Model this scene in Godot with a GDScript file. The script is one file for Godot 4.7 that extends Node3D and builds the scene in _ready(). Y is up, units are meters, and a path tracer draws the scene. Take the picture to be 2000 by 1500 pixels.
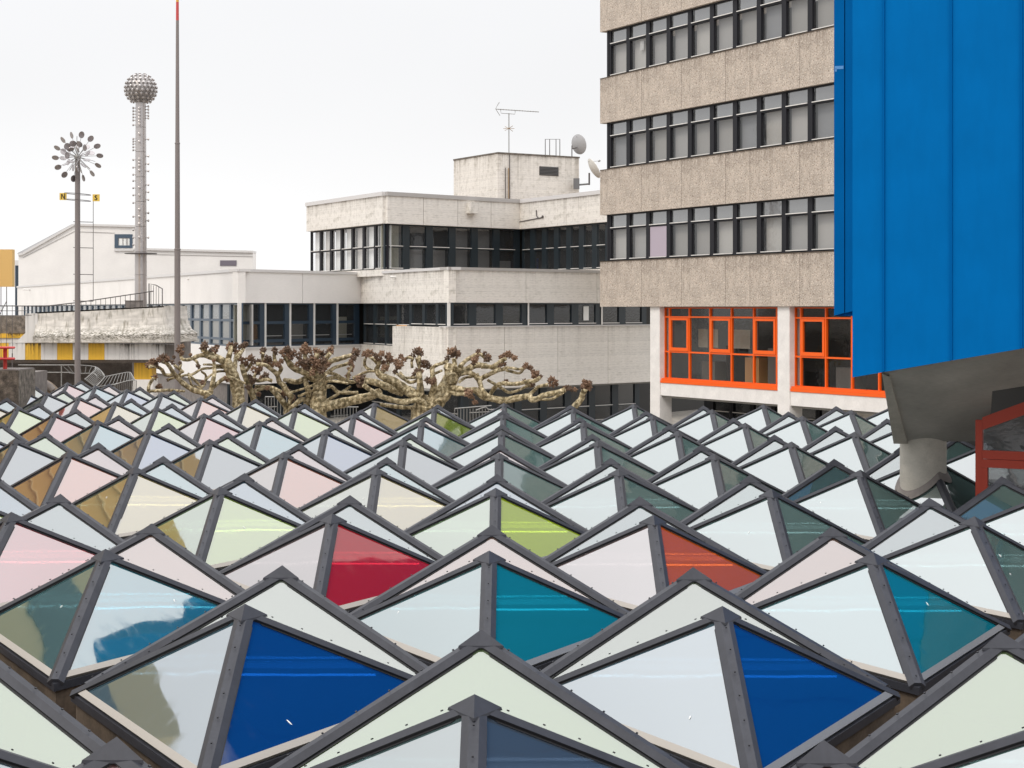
extends Node3D
# A field of triangular glass pyramid skylights on a foyer roof, with campus buildings behind it. x right, y up, -z ahead; metres, eye level is y = 0.

const FOC := 3317.6      # focal length of the lens in units of 1/2000 of the picture's width
const HOR := 603.5       # height of the horizon in those units
const PITCH := 3.0       # side of the triangular roof grid
const ROOF_H := 1.744    # eye above the skylight tips
const S := 2.48          # side of one pyramid
const H := 0.66          # its height
const IR := 0.71591      # its inradius
const SL := 0.97372      # slope length of a face

var rng := RandomNumberGenerator.new()
var M := {}
var mesh_store := {}


# ---------------------------------------------------------------- geometry helpers
class MB:
	var st := SurfaceTool.new()
	var count := 0

	func _init() -> void:
		st.begin(Mesh.PRIMITIVE_TRIANGLES)

	func put(p: Vector3, n: Vector3, uv: Vector2) -> void:
		st.set_normal(n)
		st.set_uv(uv)
		st.set_uv2(uv)
		st.add_vertex(p)
		count += 1

	func tri_n(a: Vector3, b: Vector3, c: Vector3, na: Vector3, nb: Vector3, nc: Vector3, ua := Vector2.ZERO, ub := Vector2(1, 0), uc := Vector2(0, 1)) -> void:
		if (b - a).cross(c - a).dot(na + nb + nc) > 0.0:
			put(a, na, ua); put(c, nc, uc); put(b, nb, ub)
		else:
			put(a, na, ua); put(b, nb, ub); put(c, nc, uc)

	func tri(a: Vector3, b: Vector3, c: Vector3, out: Vector3, ua := Vector2.ZERO, ub := Vector2(1, 0), uc := Vector2(0, 1)) -> void:
		var n := (b - a).cross(c - a)
		if n.length_squared() < 1e-14:
			return
		n = n.normalized()
		if n.dot(out) < 0.0:
			n = -n
		tri_n(a, b, c, n, n, n, ua, ub, uc)

	func quad(a: Vector3, b: Vector3, c: Vector3, d: Vector3, out: Vector3) -> void:
		tri(a, b, c, out, Vector2(0, 1), Vector2(1, 1), Vector2(1, 0))
		tri(a, c, d, out, Vector2(0, 1), Vector2(1, 0), Vector2(0, 0))

	func obox(o: Vector3, ex: Vector3, ey: Vector3, ez: Vector3) -> void:   # from a corner, three edges
		var c := o + (ex + ey + ez) * 0.5
		var list := [[o + ez, ex, ey], [o + ex, -ex, ey], [o + ex + ez, -ez, ey], [o, ez, ey], [o + ey + ez, ex, -ez], [o, ex, ez]]
		for f in list:
			var p: Vector3 = f[0]
			var u: Vector3 = f[1]
			var v: Vector3 = f[2]
			quad(p, p + u, p + u + v, p + v, p + (u + v) * 0.5 - c)

	func box(a: Vector3, b: Vector3) -> void:
		obox(a, Vector3(b.x - a.x, 0, 0), Vector3(0, b.y - a.y, 0), Vector3(0, 0, b.z - a.z))

	func bar(p: Vector3, q: Vector3, w: float, h: float, up := Vector3.UP) -> void:
		var d := (q - p).normalized()
		var side := d.cross(up)
		if side.length() < 1e-3:
			side = d.cross(Vector3.RIGHT)
		side = side.normalized()
		var u := side.cross(d).normalized()
		obox(p - side * w * 0.5 - u * h * 0.5, q - p, side * w, u * h)

	func tube(pts: Array, radii: Array, sides := 8, rough := 0.0, r: RandomNumberGenerator = null) -> void:
		var rings := []
		var frame := Vector3.UP
		for k in pts.size():
			var p: Vector3 = pts[k]
			var d: Vector3 = (pts[mini(k + 1, pts.size() - 1)] - pts[maxi(k - 1, 0)]).normalized()
			if k == 0:
				frame = d.cross(Vector3.RIGHT if absf(d.x) < 0.8 else Vector3.UP).normalized()
			frame = (frame - d * frame.dot(d)).normalized()
			var b := d.cross(frame)
			var ring := []
			for s in sides:
				var t := TAU * s / sides
				var n := frame * cos(t) + b * sin(t)
				var rad: float = radii[k]
				if rough > 0.0:
					rad *= 1.0 + r.randf_range(-rough, rough)
				ring.append([p + n * rad, n])
			rings.append(ring)
		for k in pts.size() - 1:
			for s in sides:
				var a: Array = rings[k][s]
				var b2: Array = rings[k][(s + 1) % sides]
				var c: Array = rings[k + 1][(s + 1) % sides]
				var d2: Array = rings[k + 1][s]
				tri_n(a[0], b2[0], c[0], a[1], b2[1], c[1])
				tri_n(a[0], c[0], d2[0], a[1], c[1], d2[1])
		for e in [0, pts.size() - 1]:
			var mid: Vector3 = pts[e]
			var other: Vector3 = pts[1] if e == 0 else pts[e - 1]
			for s in sides:
				tri(mid, rings[e][s][0], rings[e][(s + 1) % sides][0], mid - other)

	func lathe(prof: Array, sides := 24, at := Vector3.ZERO) -> void:   # Vector2(radius, y), from the bottom up
		for k in prof.size() - 1:
			var a: Vector2 = prof[k]
			var b: Vector2 = prof[k + 1]
			var t := b - a
			var nr := Vector2(t.y, -t.x).normalized()
			for s in sides:
				var t0 := TAU * s / sides
				var t1 := TAU * (s + 1) / sides
				var d0 := Vector3(cos(t0), 0, sin(t0))
				var d1 := Vector3(cos(t1), 0, sin(t1))
				var n0 := d0 * nr.x + Vector3.UP * nr.y
				var n1 := d1 * nr.x + Vector3.UP * nr.y
				var y0 := Vector3.UP * a.y
				var y1 := Vector3.UP * b.y
				if a.x > 1e-5:
					tri_n(at + d0 * a.x + y0, at + d1 * a.x + y0, at + d1 * b.x + y1, n0, n1, n1)
				if b.x > 1e-5:
					tri_n(at + d0 * a.x + y0, at + d1 * b.x + y1, at + d0 * b.x + y1, n0, n1, n0)

	func prism(poly: PackedVector2Array, z0: float, z1: float) -> void:   # a polygon in x and y, thick along z
		var idx := Geometry2D.triangulate_polygon(poly)
		var lo := poly[0]
		var hi := poly[0]
		for p in poly:
			lo = lo.min(p)
			hi = hi.max(p)
		var size := (hi - lo).max(Vector2(1e-4, 1e-4))
		for k in range(0, idx.size(), 3):
			for z in [z1, z0]:
				var v := []
				var uv := []
				for m in 3:
					var q := poly[idx[k + m]]
					v.append(Vector3(q.x, q.y, z))
					uv.append(Vector2((q.x - lo.x) / size.x, 1.0 - (q.y - lo.y) / size.y))
				tri(v[0], v[1], v[2], Vector3(0, 0, z - (z0 + z1) * 0.5), uv[0], uv[1], uv[2])
		var turn := 0.0
		for k in poly.size():
			turn += poly[k].cross(poly[(k + 1) % poly.size()])
		for k in poly.size():
			var a := poly[k]
			var b := poly[(k + 1) % poly.size()]
			var n := Vector3((b - a).y, -(b - a).x, 0) * signf(turn)
			quad(Vector3(a.x, a.y, z0), Vector3(a.x, a.y, z1), Vector3(b.x, b.y, z1), Vector3(b.x, b.y, z0), n)

	func done() -> ArrayMesh:
		return st.commit()


func at(px: float, py: float, z: float) -> Vector3:   # a point z metres ahead, in the direction of a place in the picture
	return Vector3((px - 1000.0) / FOC * z, (HOR - py) / FOC * z, -z)


func thing(called: String, label: String, category: String, group := "", where := Vector3.ZERO) -> Node3D:
	var o := Node3D.new()
	o.name = called
	o.position = where
	add_child(o, true)
	o.set_meta("label", label)
	o.set_meta("category", category)
	if group:
		o.set_meta("group", group)
	return o


func part(called: String, shape, material: Material, parent: Node, xf := Transform3D.IDENTITY) -> MeshInstance3D:
	var o := MeshInstance3D.new()
	o.name = called
	o.mesh = shape.done() if shape is MB else shape
	o.material_override = material
	o.transform = xf
	parent.add_child(o, true)
	return o


func struct(called: String, shape, material: Material, xf := Transform3D.IDENTITY) -> MeshInstance3D:
	var o := part(called, shape, material, self, xf)
	o.set_meta("kind", "structure")
	return o


func along(p: Vector3, q: Vector3) -> Transform3D:   # x from p towards q, z out of the wall towards the viewer's side
	var x := Vector3(q.x - p.x, 0, q.z - p.z).normalized()
	return Transform3D(Basis(x, Vector3.UP, x.cross(Vector3.UP)), Vector3(p.x, 0, p.z))


# ---------------------------------------------------------------- textures and materials
func mat(c: Color, rough := 0.7, metal := 0.0) -> StandardMaterial3D:
	var m := StandardMaterial3D.new()
	m.albedo_color = c.linear_to_srgb()
	m.roughness = rough
	m.metallic = metal
	return m


func tex(w: int, h: int, data: PackedByteArray, alpha := false) -> ImageTexture:
	return ImageTexture.create_from_image(Image.create_from_data(w, h, false, Image.FORMAT_RGBA8 if alpha else Image.FORMAT_RGB8, data))


func noise(freq: float, seed_: int, kind := FastNoiseLite.TYPE_SIMPLEX_SMOOTH, octaves := 4) -> FastNoiseLite:
	var n := FastNoiseLite.new()
	n.noise_type = kind
	n.seed = seed_
	n.frequency = freq
	n.fractal_octaves = octaves
	return n


func dab(d: PackedByteArray, w: int, x: int, y: int, r: float, c: Color) -> void:
	var k := int(ceil(r))
	for j in range(-k, k + 1):
		for i in range(-k, k + 1):
			if i * i + j * j <= r * r:
				var o := (posmod(y + j, w) * w + posmod(x + i, w)) * 3
				d[o] = int(c.r * 255)
				d[o + 1] = int(c.g * 255)
				d[o + 2] = int(c.b * 255)


func seamless(n: FastNoiseLite, x: float, y: float, w: float) -> float:   # a noise that repeats after w both ways
	var a := x / w
	var b := y / w
	return 1.25 * (n.get_noise_2d(x, y) * (1 - a) * (1 - b) + n.get_noise_2d(x - w, y) * a * (1 - b) + n.get_noise_2d(x - w, y - w) * a * b + n.get_noise_2d(x, y - w) * (1 - a) * b)


func aggregate_texture() -> ImageTexture:
	var w := 512
	var d := PackedByteArray()
	d.resize(w * w * 3)
	var n := noise(0.012, 3)
	for y in w:
		for x in w:
			var v := 0.92 + 0.10 * seamless(n, x, y, w)
			var o := (y * w + x) * 3
			d[o] = int(clampf(199 * v, 0, 255))
			d[o + 1] = int(clampf(186 * v, 0, 255))
			d[o + 2] = int(clampf(173 * v, 0, 255))
	var tones := [Color(0.48, 0.43, 0.39), Color(0.88, 0.84, 0.79), Color(0.66, 0.59, 0.53), Color(0.82, 0.76, 0.69), Color(0.57, 0.52, 0.47)]
	for k in 15000:
		dab(d, w, rng.randi() % w, rng.randi() % w, rng.randf_range(0.4, 1.9), tones[rng.randi() % tones.size()])
	return tex(w, w, d)


func board_texture(stain: float, seed_: int) -> ImageTexture:   # concrete with the marks of its shuttering boards
	var w := 512
	var d := PackedByteArray()
	d.resize(w * w * 3)
	var n := noise(0.02, seed_)
	var fine := noise(0.09, seed_ + 1)
	var row_tone := []
	var row_line := []
	for y in w:
		row_line.append(0.0)
	var y0 := 0
	while y0 < w:
		var tone := rng.randf_range(-0.018, 0.018)
		var step := rng.randi_range(11, 18)
		for k in step:
			row_tone.append(tone)
		row_line[y0] = rng.randf_range(0.08, 0.27)
		y0 += step
	for y in w:
		for x in w:
			var big := seamless(n, x, y, w)
			var v: float = 1.0 + row_tone[y] + 0.05 * fine.get_noise_2d(x * 0.35, y * 2.0)
			v -= row_line[y] * clampf(0.45 + 1.4 * n.get_noise_2d(x * 1.3, y * 7.0), 0.0, 1.0)
			var st := clampf(big * 1.6 - 0.12, 0.0, 1.0) * stain
			v -= 0.38 * st
			var o := (y * w + x) * 3
			d[o] = int(clampf(228 * v, 0, 255))
			d[o + 1] = int(clampf((223 - 3 * st) * v, 0, 255))
			d[o + 2] = int(clampf((216 - 14 * st) * v, 0, 255))
	return tex(w, w, d)


func streak_texture(seed_: int, strength: float, tone: Color) -> ImageTexture:   # what rain has washed down from an upper edge
	var w := 512
	var h := 128
	var d := PackedByteArray()
	d.resize(w * h * 4)
	var broad := noise(0.012, seed_)
	var thin := noise(0.075, seed_ + 7)
	var rough := noise(0.05, seed_ + 9)
	for x in w:
		var a := clampf(broad.get_noise_1d(x) * 2.0 + 0.35, 0.0, 1.0)
		var b := clampf(thin.get_noise_1d(x) * 2.2 - 0.1, 0.0, 1.0)
		var reach := 0.16 + 0.75 * clampf(broad.get_noise_1d(x + 3000) * 1.6 + 0.4, 0.0, 1.0)
		for y in h:
			var v := float(y) / h
			var f := (a * 0.55 + b * 0.8) * exp(-v / reach * 1.5) + 0.5 * exp(-v * 16.0) * (0.5 + a)
			f += 0.22 * clampf(rough.get_noise_2d(x, y * 0.4) * 1.6, 0.0, 1.0) * (0.3 + a)
			var o := (y * w + x) * 4
			d[o] = int(tone.r * 255)
			d[o + 1] = int(tone.g * 255)
			d[o + 2] = int(tone.b * 255)
			d[o + 3] = int(clampf(f * strength, 0.0, 0.92) * 255)
	return tex(w, h, d, true)


func lichen_texture() -> ImageTexture:   # whitewashed concrete, black with lichen towards its lower lip
	var w := 512
	var h := 256
	var d := PackedByteArray()
	d.resize(w * h * 3)
	var n := noise(0.02, 21)
	var f := noise(0.11, 22)
	var s := noise(0.03, 23)
	for y in h:
		for x in w:
			var v := float(y) / h
			var grey := 0.80 + 0.10 * n.get_noise_2d(x, y) + 0.05 * s.get_noise_2d(x * 2.5, y * 0.25)
			var band := exp(-pow((v - 0.80) / 0.13, 2.0)) + 0.25 * exp(-pow((v - 0.62) / 0.14, 2.0)) + 0.5 * exp(-pow(v / 0.03, 2.0))
			var dark := clampf((f.get_noise_2d(x, y * 1.6) + 0.55 * n.get_noise_2d(x * 2, y * 2) + 0.10) * 2.6, 0.0, 1.0) * band
			dark = maxf(dark, 0.55 * clampf(s.get_noise_2d(x * 2.2, y * 0.2) * 1.8 - 0.25, 0.0, 1.0))
			grey *= 1.0 - 0.58 * clampf(dark, 0.0, 1.0)
			var o := (y * w + x) * 3
			d[o] = int(clampf(grey * 1.0, 0, 1) * 255)
			d[o + 1] = int(clampf(grey * (0.975 - 0.02 * dark), 0, 1) * 255)
			d[o + 2] = int(clampf(grey * (0.94 - 0.09 * dark), 0, 1) * 255)
	return tex(w, h, d)


func dust_texture() -> ImageTexture:   # rain-washed dust on glass: where it lies the surface is a little less smooth
	var w := 256
	var d := PackedByteArray()
	d.resize(w * w * 3)
	var n := noise(0.02, 131)
	var f := noise(0.12, 133)
	for y in w:
		for x in w:
			var v := 0.10 + 0.5 * clampf(seamless(n, x, y, w) * 1.3 + 0.1, 0, 1) + 0.35 * clampf(f.get_noise_2d(x, y * 0.15) - 0.1, 0, 1)
			var o := (y * w + x) * 3
			for c in 3:
				d[o + c] = int(clampf(v, 0, 1) * 255)
	return tex(w, w, d)


func bark_texture() -> ImageTexture:
	var w := 256
	var d := PackedByteArray()
	d.resize(w * w * 3)
	var n := noise(0.022, 31)
	var f := noise(0.09, 32)
	for y in w:
		for x in w:
			var a := seamless(n, x, y, w) * 1.7 + 0.35 * f.get_noise_2d(x, y)
			var c := Color(0.34, 0.30, 0.20).lerp(Color(0.55, 0.48, 0.34), smoothstep(-0.55, 0.0, a)).lerp(Color(0.86, 0.80, 0.66), smoothstep(0.05, 0.5, a))
			c = c.lightened(0.18 * clampf(f.get_noise_2d(x + 300, y) + 0.2, 0, 1)).darkened(0.4 * clampf(f.get_noise_2d(x, y + 500), 0, 1))
			var o := (y * w + x) * 3
			d[o] = int(c.r * 255)
			d[o + 1] = int(c.g * 255)
			d[o + 2] = int(c.b * 255)
	return tex(w, w, d)


func grain_texture(c: Color, spread: float, freq: float, seed_: int, stretch := 1.0) -> ImageTexture:
	var w := 256
	var d := PackedByteArray()
	d.resize(w * w * 3)
	var n := noise(freq, seed_)
	var f := noise(freq * 6.0, seed_ + 1)
	for y in w:
		for x in w:
			var v := 1.0 + spread * (seamless(n, x, y, w) + 0.5 * f.get_noise_2d(x, y * stretch))
			var o := (y * w + x) * 3
			d[o] = int(clampf(c.r * v, 0, 1) * 255)
			d[o + 1] = int(clampf(c.g * v, 0, 1) * 255)
			d[o + 2] = int(clampf(c.b * v, 0, 1) * 255)
	return tex(w, w, d)


func triplanar(m: StandardMaterial3D, t: Texture2D, metres: float, in_world := false) -> StandardMaterial3D:
	m.albedo_texture = t
	m.albedo_color = Color.WHITE
	m.uv1_triplanar = true
	m.uv1_world_triplanar = in_world
	m.uv1_scale = Vector3.ONE / metres
	return m


func stained(m: StandardMaterial3D, t: Texture2D) -> StandardMaterial3D:
	m = m.duplicate()
	m.detail_enabled = true
	m.detail_albedo = t
	m.detail_uv_layer = BaseMaterial3D.DETAIL_UV_2
	m.detail_blend_mode = BaseMaterial3D.BLEND_MODE_MUL
	return m


func wavy(freq: float, seed_: int, size := 256) -> NoiseTexture2D:
	var t := NoiseTexture2D.new()
	t.width = size
	t.height = size
	t.seamless = true
	t.as_normal_map = true
	t.bump_strength = 36.0
	t.noise = noise(freq, seed_, FastNoiseLite.TYPE_SIMPLEX_SMOOTH, 2)
	return t


func coloured_glass(c: Color, alpha: float, mirror: float, wave: Texture2D) -> StandardMaterial3D:   # tinted glass with a mirror coating; mirror is its refraction scale
	var m := mat(c, 0.02)
	m.albedo_color.a = alpha
	m.transparency = BaseMaterial3D.TRANSPARENCY_ALPHA
	m.refraction_enabled = true
	m.refraction_scale = mirror
	m.clearcoat_enabled = true
	m.clearcoat = 1.0
	m.clearcoat_roughness = 0.03
	if wave:
		m.normal_enabled = true
		m.normal_texture = wave
		m.normal_scale = 0.0055
	return m


func window_glass(c: Color, alpha: float, wave: Texture2D) -> StandardMaterial3D:
	var m := mat(c, 0.03)
	m.albedo_color.a = alpha
	m.transparency = BaseMaterial3D.TRANSPARENCY_ALPHA
	m.metallic_specular = 0.7
	m.normal_enabled = true
	m.normal_texture = wave
	m.normal_scale = 0.006
	return m


func make_materials() -> void:
	var wave: Texture2D = null
	var ripple := wavy(0.02, 8)
	var tints := {"red": Color(0.36, 0.012, 0.021), "orange": Color(0.40, 0.055, 0.025), "yellow": Color(0.40, 0.28, 0.06), "green": Color(0.28, 0.37, 0.01), "grey": Color(0.05, 0.07, 0.10), "blue": Color(0.003, 0.045, 0.20), "cyan": Color(0.006, 0.165, 0.225), "clear": Color(0.105, 0.175, 0.165)}
	tints.orange = Color(0.46, 0.085, 0.012)
	var dust := dust_texture()
	M.glass = {}
	M.side_glass = {}
	M.flat_glass = {}
	M.deep_glass = {}
	for t in tints:
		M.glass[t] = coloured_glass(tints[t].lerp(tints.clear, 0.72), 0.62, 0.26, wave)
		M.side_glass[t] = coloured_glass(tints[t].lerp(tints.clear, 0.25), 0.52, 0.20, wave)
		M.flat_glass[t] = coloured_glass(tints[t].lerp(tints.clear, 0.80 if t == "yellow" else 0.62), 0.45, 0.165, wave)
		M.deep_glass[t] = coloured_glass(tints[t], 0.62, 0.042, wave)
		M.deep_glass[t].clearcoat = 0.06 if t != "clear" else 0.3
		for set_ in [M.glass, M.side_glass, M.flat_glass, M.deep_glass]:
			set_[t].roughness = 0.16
			set_[t].roughness_texture = dust
	M.frame = mat(Color(0.085, 0.088, 0.098), 0.42)
	M.frame.albedo_texture = grain_texture(Color(0.215, 0.218, 0.24), 0.18, 0.02, 41)
	M.frame.albedo_color = Color.WHITE
	M.frame.metallic_specular = 0.32
	M.frame.uv1_triplanar = true
	M.frame.uv1_world_triplanar = true
	M.frame.uv1_scale = Vector3.ONE * 0.9
	M.rubber = mat(Color(0.012, 0.012, 0.014), 0.6)
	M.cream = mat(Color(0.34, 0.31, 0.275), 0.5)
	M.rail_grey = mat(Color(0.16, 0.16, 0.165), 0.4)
	M.curb = triplanar(mat(Color.WHITE, 0.8), grain_texture(Color(0.36, 0.31, 0.26), 0.35, 0.02, 44), 1.2, true)
	M.screw = mat(Color(0.03, 0.03, 0.034), 0.4, 0.6)
	M.glow_strip = mat(Color(0.9, 0.9, 0.88), 0.5)  # glowing strip added for the bright line across near panes
	M.glow_strip.emission_enabled = true
	M.glow_strip.emission = Color(0.93, 0.97, 1.0)
	M.glow_strip.emission_energy_multiplier = 14.0
	M.glow_band = mat(Color(0.85, 0.85, 0.83), 0.4)  # dimmer glowing band added above that strip
	M.glow_band.emission_enabled = true
	M.glow_band.emission = Color(0.93, 0.97, 1.0)
	M.glow_band.emission_energy_multiplier = 2.2
	M.deck = triplanar(mat(Color.WHITE, 0.9), grain_texture(Color(0.46, 0.40, 0.34), 0.45, 0.05, 46), 1.6)
	M.ground = triplanar(mat(Color.WHITE, 0.9), grain_texture(Color(0.60, 0.58, 0.55), 0.22, 0.03, 47), 4.0)
	var agg := triplanar(mat(Color.WHITE, 0.9), aggregate_texture(), 4.6)
	M.aggregate = []
	for k in 3:
		M.aggregate.append(stained(agg, streak_texture(60 + k * 5, 0.34, Color(0.45, 0.40, 0.36))))
	M.aggregate_plain = agg
	var board := triplanar(mat(Color.WHITE, 0.85), board_texture(0.12, 11), 4.2)
	var board_old := triplanar(mat(Color.WHITE, 0.85), board_texture(0.34, 15), 3.6)
	M.board = stained(board, streak_texture(80, 0.16, Color(0.50, 0.46, 0.40)))
	M.board_old = stained(board_old, streak_texture(90, 0.42, Color(0.46, 0.41, 0.33)))
	M.board_mid = stained(board_old, streak_texture(97, 0.28, Color(0.48, 0.44, 0.38)))
	M.render_wall = triplanar(mat(Color.WHITE, 0.8), grain_texture(Color(0.90, 0.885, 0.872), 0.03, 0.012, 52, 6.0), 6.0)
	M.coping = mat(Color(0.62, 0.60, 0.59), 0.35)
	M.coping_grey = mat(Color(0.42, 0.40, 0.385), 0.4)
	M.white_paint = triplanar(mat(Color.WHITE, 0.6), grain_texture(Color(0.89, 0.875, 0.86), 0.05, 0.02, 53), 3.0)
	M.orange = mat(Color(0.88, 0.115, 0.0), 0.5)
	M.dark_frame = mat(Color(0.017, 0.017, 0.021), 0.5)
	M.dark_frame.metallic_specular = 0.3
	M.green_frame = mat(Color(0.018, 0.027, 0.034), 0.4)
	M.navy_frame = mat(Color(0.024, 0.042, 0.065), 0.4)
	M.slate_frame = mat(Color(0.055, 0.085, 0.125), 0.4)
	M.sill = mat(Color(0.72, 0.70, 0.67), 0.4)
	M.pane = window_glass(Color(0.075, 0.08, 0.085), 0.3, ripple)
	M.pane_dim = window_glass(Color(0.012, 0.014, 0.014), 0.15, ripple)
	M.pane_dim.metallic_specular = 0.42
	M.pane_bright = window_glass(Color(0.30, 0.34, 0.36), 0.35, ripple)
	M.pane_clear = window_glass(Color(0.3, 0.3, 0.3), 0.06, ripple)
	M.pane_sky = coloured_glass(Color(0.20, 0.21, 0.215), 0.5, 0.14, ripple)
	M.pane_sky.normal_scale = 0.006
	M.blind = [mat(Color(0.66, 0.64, 0.61), 0.8), mat(Color(0.56, 0.55, 0.535), 0.8), mat(Color(0.38, 0.39, 0.405), 0.8), mat(Color(0.72, 0.70, 0.66), 0.8), mat(Color(0.50, 0.485, 0.46), 0.8)]
	M.sky_backing = mat(Color(0.86, 0.87, 0.86), 0.7)  # white board standing in for bright sky behind the glass
	M.curtain = mat(Color(0.42, 0.41, 0.33), 0.9)
	M.interior = mat(Color(0.05, 0.048, 0.045), 0.9)
	M.interior_light = mat(Color(0.20, 0.19, 0.17), 0.9)
	M.room_grey = mat(Color(0.20, 0.20, 0.195), 0.9)
	M.blue = mat(Color(0.0, 0.135, 0.41), 0.6)
	M.blue.metallic_specular = 0.12
	M.blue.normal_enabled = true
	M.blue.normal_texture = wavy(0.008, 61)
	M.blue.normal_scale = 0.02
	M.blue.albedo_texture = grain_texture(Color(0.97, 0.97, 0.97), 0.035, 0.010, 63, 0.2)
	M.blue.uv1_triplanar = true
	M.blue.uv1_scale = Vector3.ONE * 0.45
	M.blue.normal_scale = 0.03
	M.blue_dark = mat(Color(0.0, 0.095, 0.31), 0.7)
	M.blue_dark.metallic_specular = 0.1
	M.blue_pale = mat(Color(0.10, 0.32, 0.66), 0.5)
	M.soffit = triplanar(mat(Color.WHITE, 0.9), grain_texture(Color(0.66, 0.65, 0.625), 0.17, 0.012, 55, 8.0), 2.6)
	M.column = triplanar(mat(Color.WHITE, 0.9), grain_texture(Color(0.70, 0.68, 0.64), 0.10, 0.03, 56), 1.5)
	M.red_frame = mat(Color(0.36, 0.035, 0.013), 0.55)
	M.lichen = mat(Color.WHITE, 0.9)
	M.lichen.albedo_texture = lichen_texture()
	M.lichen.albedo_color = Color.WHITE
	M.old_grey = triplanar(mat(Color.WHITE, 0.9), grain_texture(Color(0.42, 0.39, 0.36), 0.5, 0.03, 57), 2.0)
	M.dark_grey = triplanar(mat(Color.WHITE, 0.9), grain_texture(Color(0.47, 0.445, 0.43), 0.2, 0.03, 58), 3.0)
	M.yellow = stained(mat(Color(0.72, 0.42, 0.035), 0.6), streak_texture(101, 0.35, Color(0.35, 0.27, 0.15)))
	M.yellow_dirty = stained(mat(Color(0.66, 0.39, 0.035), 0.7), streak_texture(105, 1.6, Color(0.16, 0.14, 0.10)))
	M.stripe_white = stained(mat(Color(0.66, 0.64, 0.62), 0.7), streak_texture(109, 0.5, Color(0.40, 0.38, 0.34)))
	M.stripe_dirty = stained(mat(Color(0.64, 0.62, 0.60), 0.7), streak_texture(113, 1.7, Color(0.22, 0.20, 0.18)))
	M.mustard = mat(Color(0.70, 0.46, 0.17), 0.6)
	M.ochre_wall = mat(Color(0.60, 0.33, 0.07), 0.6)
	M.pole_grey = mat(Color(0.20, 0.175, 0.17), 0.5)
	M.steel = mat(Color(0.50, 0.47, 0.46), 0.34, 0.75)
	M.galv = mat(Color(0.30, 0.295, 0.285), 0.5, 0.4)
	M.disc = mat(Color(0.40, 0.37, 0.37), 0.3, 0.85)
	M.iron = mat(Color(0.09, 0.08, 0.08), 0.5)
	M.red_paint = mat(Color(0.60, 0.045, 0.04), 0.5)
	M.flag_red = mat(Color(0.50, 0.06, 0.06), 0.5)
	M.flag_yellow = mat(Color(0.65, 0.36, 0.05), 0.5)
	M.sign_yellow = mat(Color(0.72, 0.50, 0.09), 0.5)
	M.black = mat(Color(0.012, 0.011, 0.011), 0.6)
	M.bark = triplanar(mat(Color.WHITE, 0.85), bark_texture(), 0.75)
	M.knuckle = [mat(Color(0.155, 0.088, 0.052), 0.8), mat(Color(0.21, 0.125, 0.075), 0.8), mat(Color(0.11, 0.068, 0.043), 0.8)]
	M.dish_grey = mat(Color(0.40, 0.40, 0.41), 0.5)
	M.dish_white = mat(Color(0.75, 0.74, 0.70), 0.5)
	M.brown = mat(Color(0.36, 0.24, 0.13), 0.6)
	M.wood = mat(Color(0.62, 0.33, 0.13), 0.6)
	M.poster = mat(Color(0.78, 0.78, 0.76), 0.7)


# ---------------------------------------------------------------- camera, sky, sun
func make_view() -> void:
	var cam := Camera3D.new()
	cam.name = "camera"
	cam.projection = Camera3D.PROJECTION_FRUSTUM
	cam.near = 0.1
	cam.far = 1500.0
	cam.size = 0.1 * 1500.0 / FOC
	cam.frustum_offset = Vector2(0, -0.1 * (750.0 - HOR) / FOC)
	add_child(cam)
	cam.current = true
	var w := 1024
	var h := 512
	var im := Image.create(w, h, false, Image.FORMAT_RGBF)
	var n := noise(1.6, 71, FastNoiseLite.TYPE_SIMPLEX_SMOOTH, 4)
	for y in h:
		var el := (0.5 - (y + 0.5) / h) * PI
		var up := maxf(sin(el), 0.0)
		var glow := exp(-pow(rad_to_deg(maxf(el, 0.0)) / 6.5, 2.0))
		for x in w:
			var az := TAU * (x + 0.5) / w
			var cloud := n.get_noise_3d(cos(az) * cos(el), 2.2 * sin(el), sin(az) * cos(el))
			var v := 0.635 * (1.0 + 3.0 * up) * (1.0 + 0.07 * cloud) + 0.42 * glow
			im.set_pixel(x, y, Color(v * (0.985 + 0.015 * glow), v * (0.992 + 0.004 * glow), v * (1.012 - 0.022 * glow)))
	var sky := Sky.new()
	var sm := PanoramaSkyMaterial.new()
	sm.panorama = ImageTexture.create_from_image(im)
	sky.sky_material = sm
	var env := Environment.new()
	env.background_mode = Environment.BG_SKY
	env.sky = sky
	env.tonemap_mode = Environment.TONE_MAPPER_LINEAR
	env.tonemap_exposure = 0.95
	env.sdfgi_enabled = true
	env.ssao_enabled = true
	env.ssil_enabled = true
	var we := WorldEnvironment.new()
	we.name = "surroundings"
	we.environment = env
	add_child(we)
	var sun := DirectionalLight3D.new()
	sun.name = "sun"
	sun.light_energy = 0.4
	sun.light_angular_distance = 14.0
	sun.light_color = Color(1.0, 0.96, 0.9)
	sun.shadow_enabled = true
	add_child(sun)
	sun.look_at_from_position(Vector3.ZERO, Vector3(0.45, -0.9, -0.6))


# ---------------------------------------------------------------- the roof and its skylights
func roof_y(x: float, z: float) -> float:   # height of the skylight tips at x, z metres ahead
	return -(639.384 - HOR) * z / FOC - 0.0044386 * x - ROOF_H


func tip(i: int, j: int, facing: bool) -> Vector3:
	var x := (i + j * 0.5 - 0.0567137) * PITCH
	var z := (j * 0.8660254 + 2.6916074) * PITCH + (PITCH / sqrt(3.0) if facing else 0.0)
	return Vector3(x - 0.0077, roof_y(x, z), -z)


func face(a: float, b: float, up := 0.0) -> Vector3:   # a along the eave, b up the slope, on the face that looks to +z
	return Vector3(a, 0, IR) + Vector3(0, H, -IR) / SL * b + Vector3(0, IR, H) / SL * up


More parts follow.
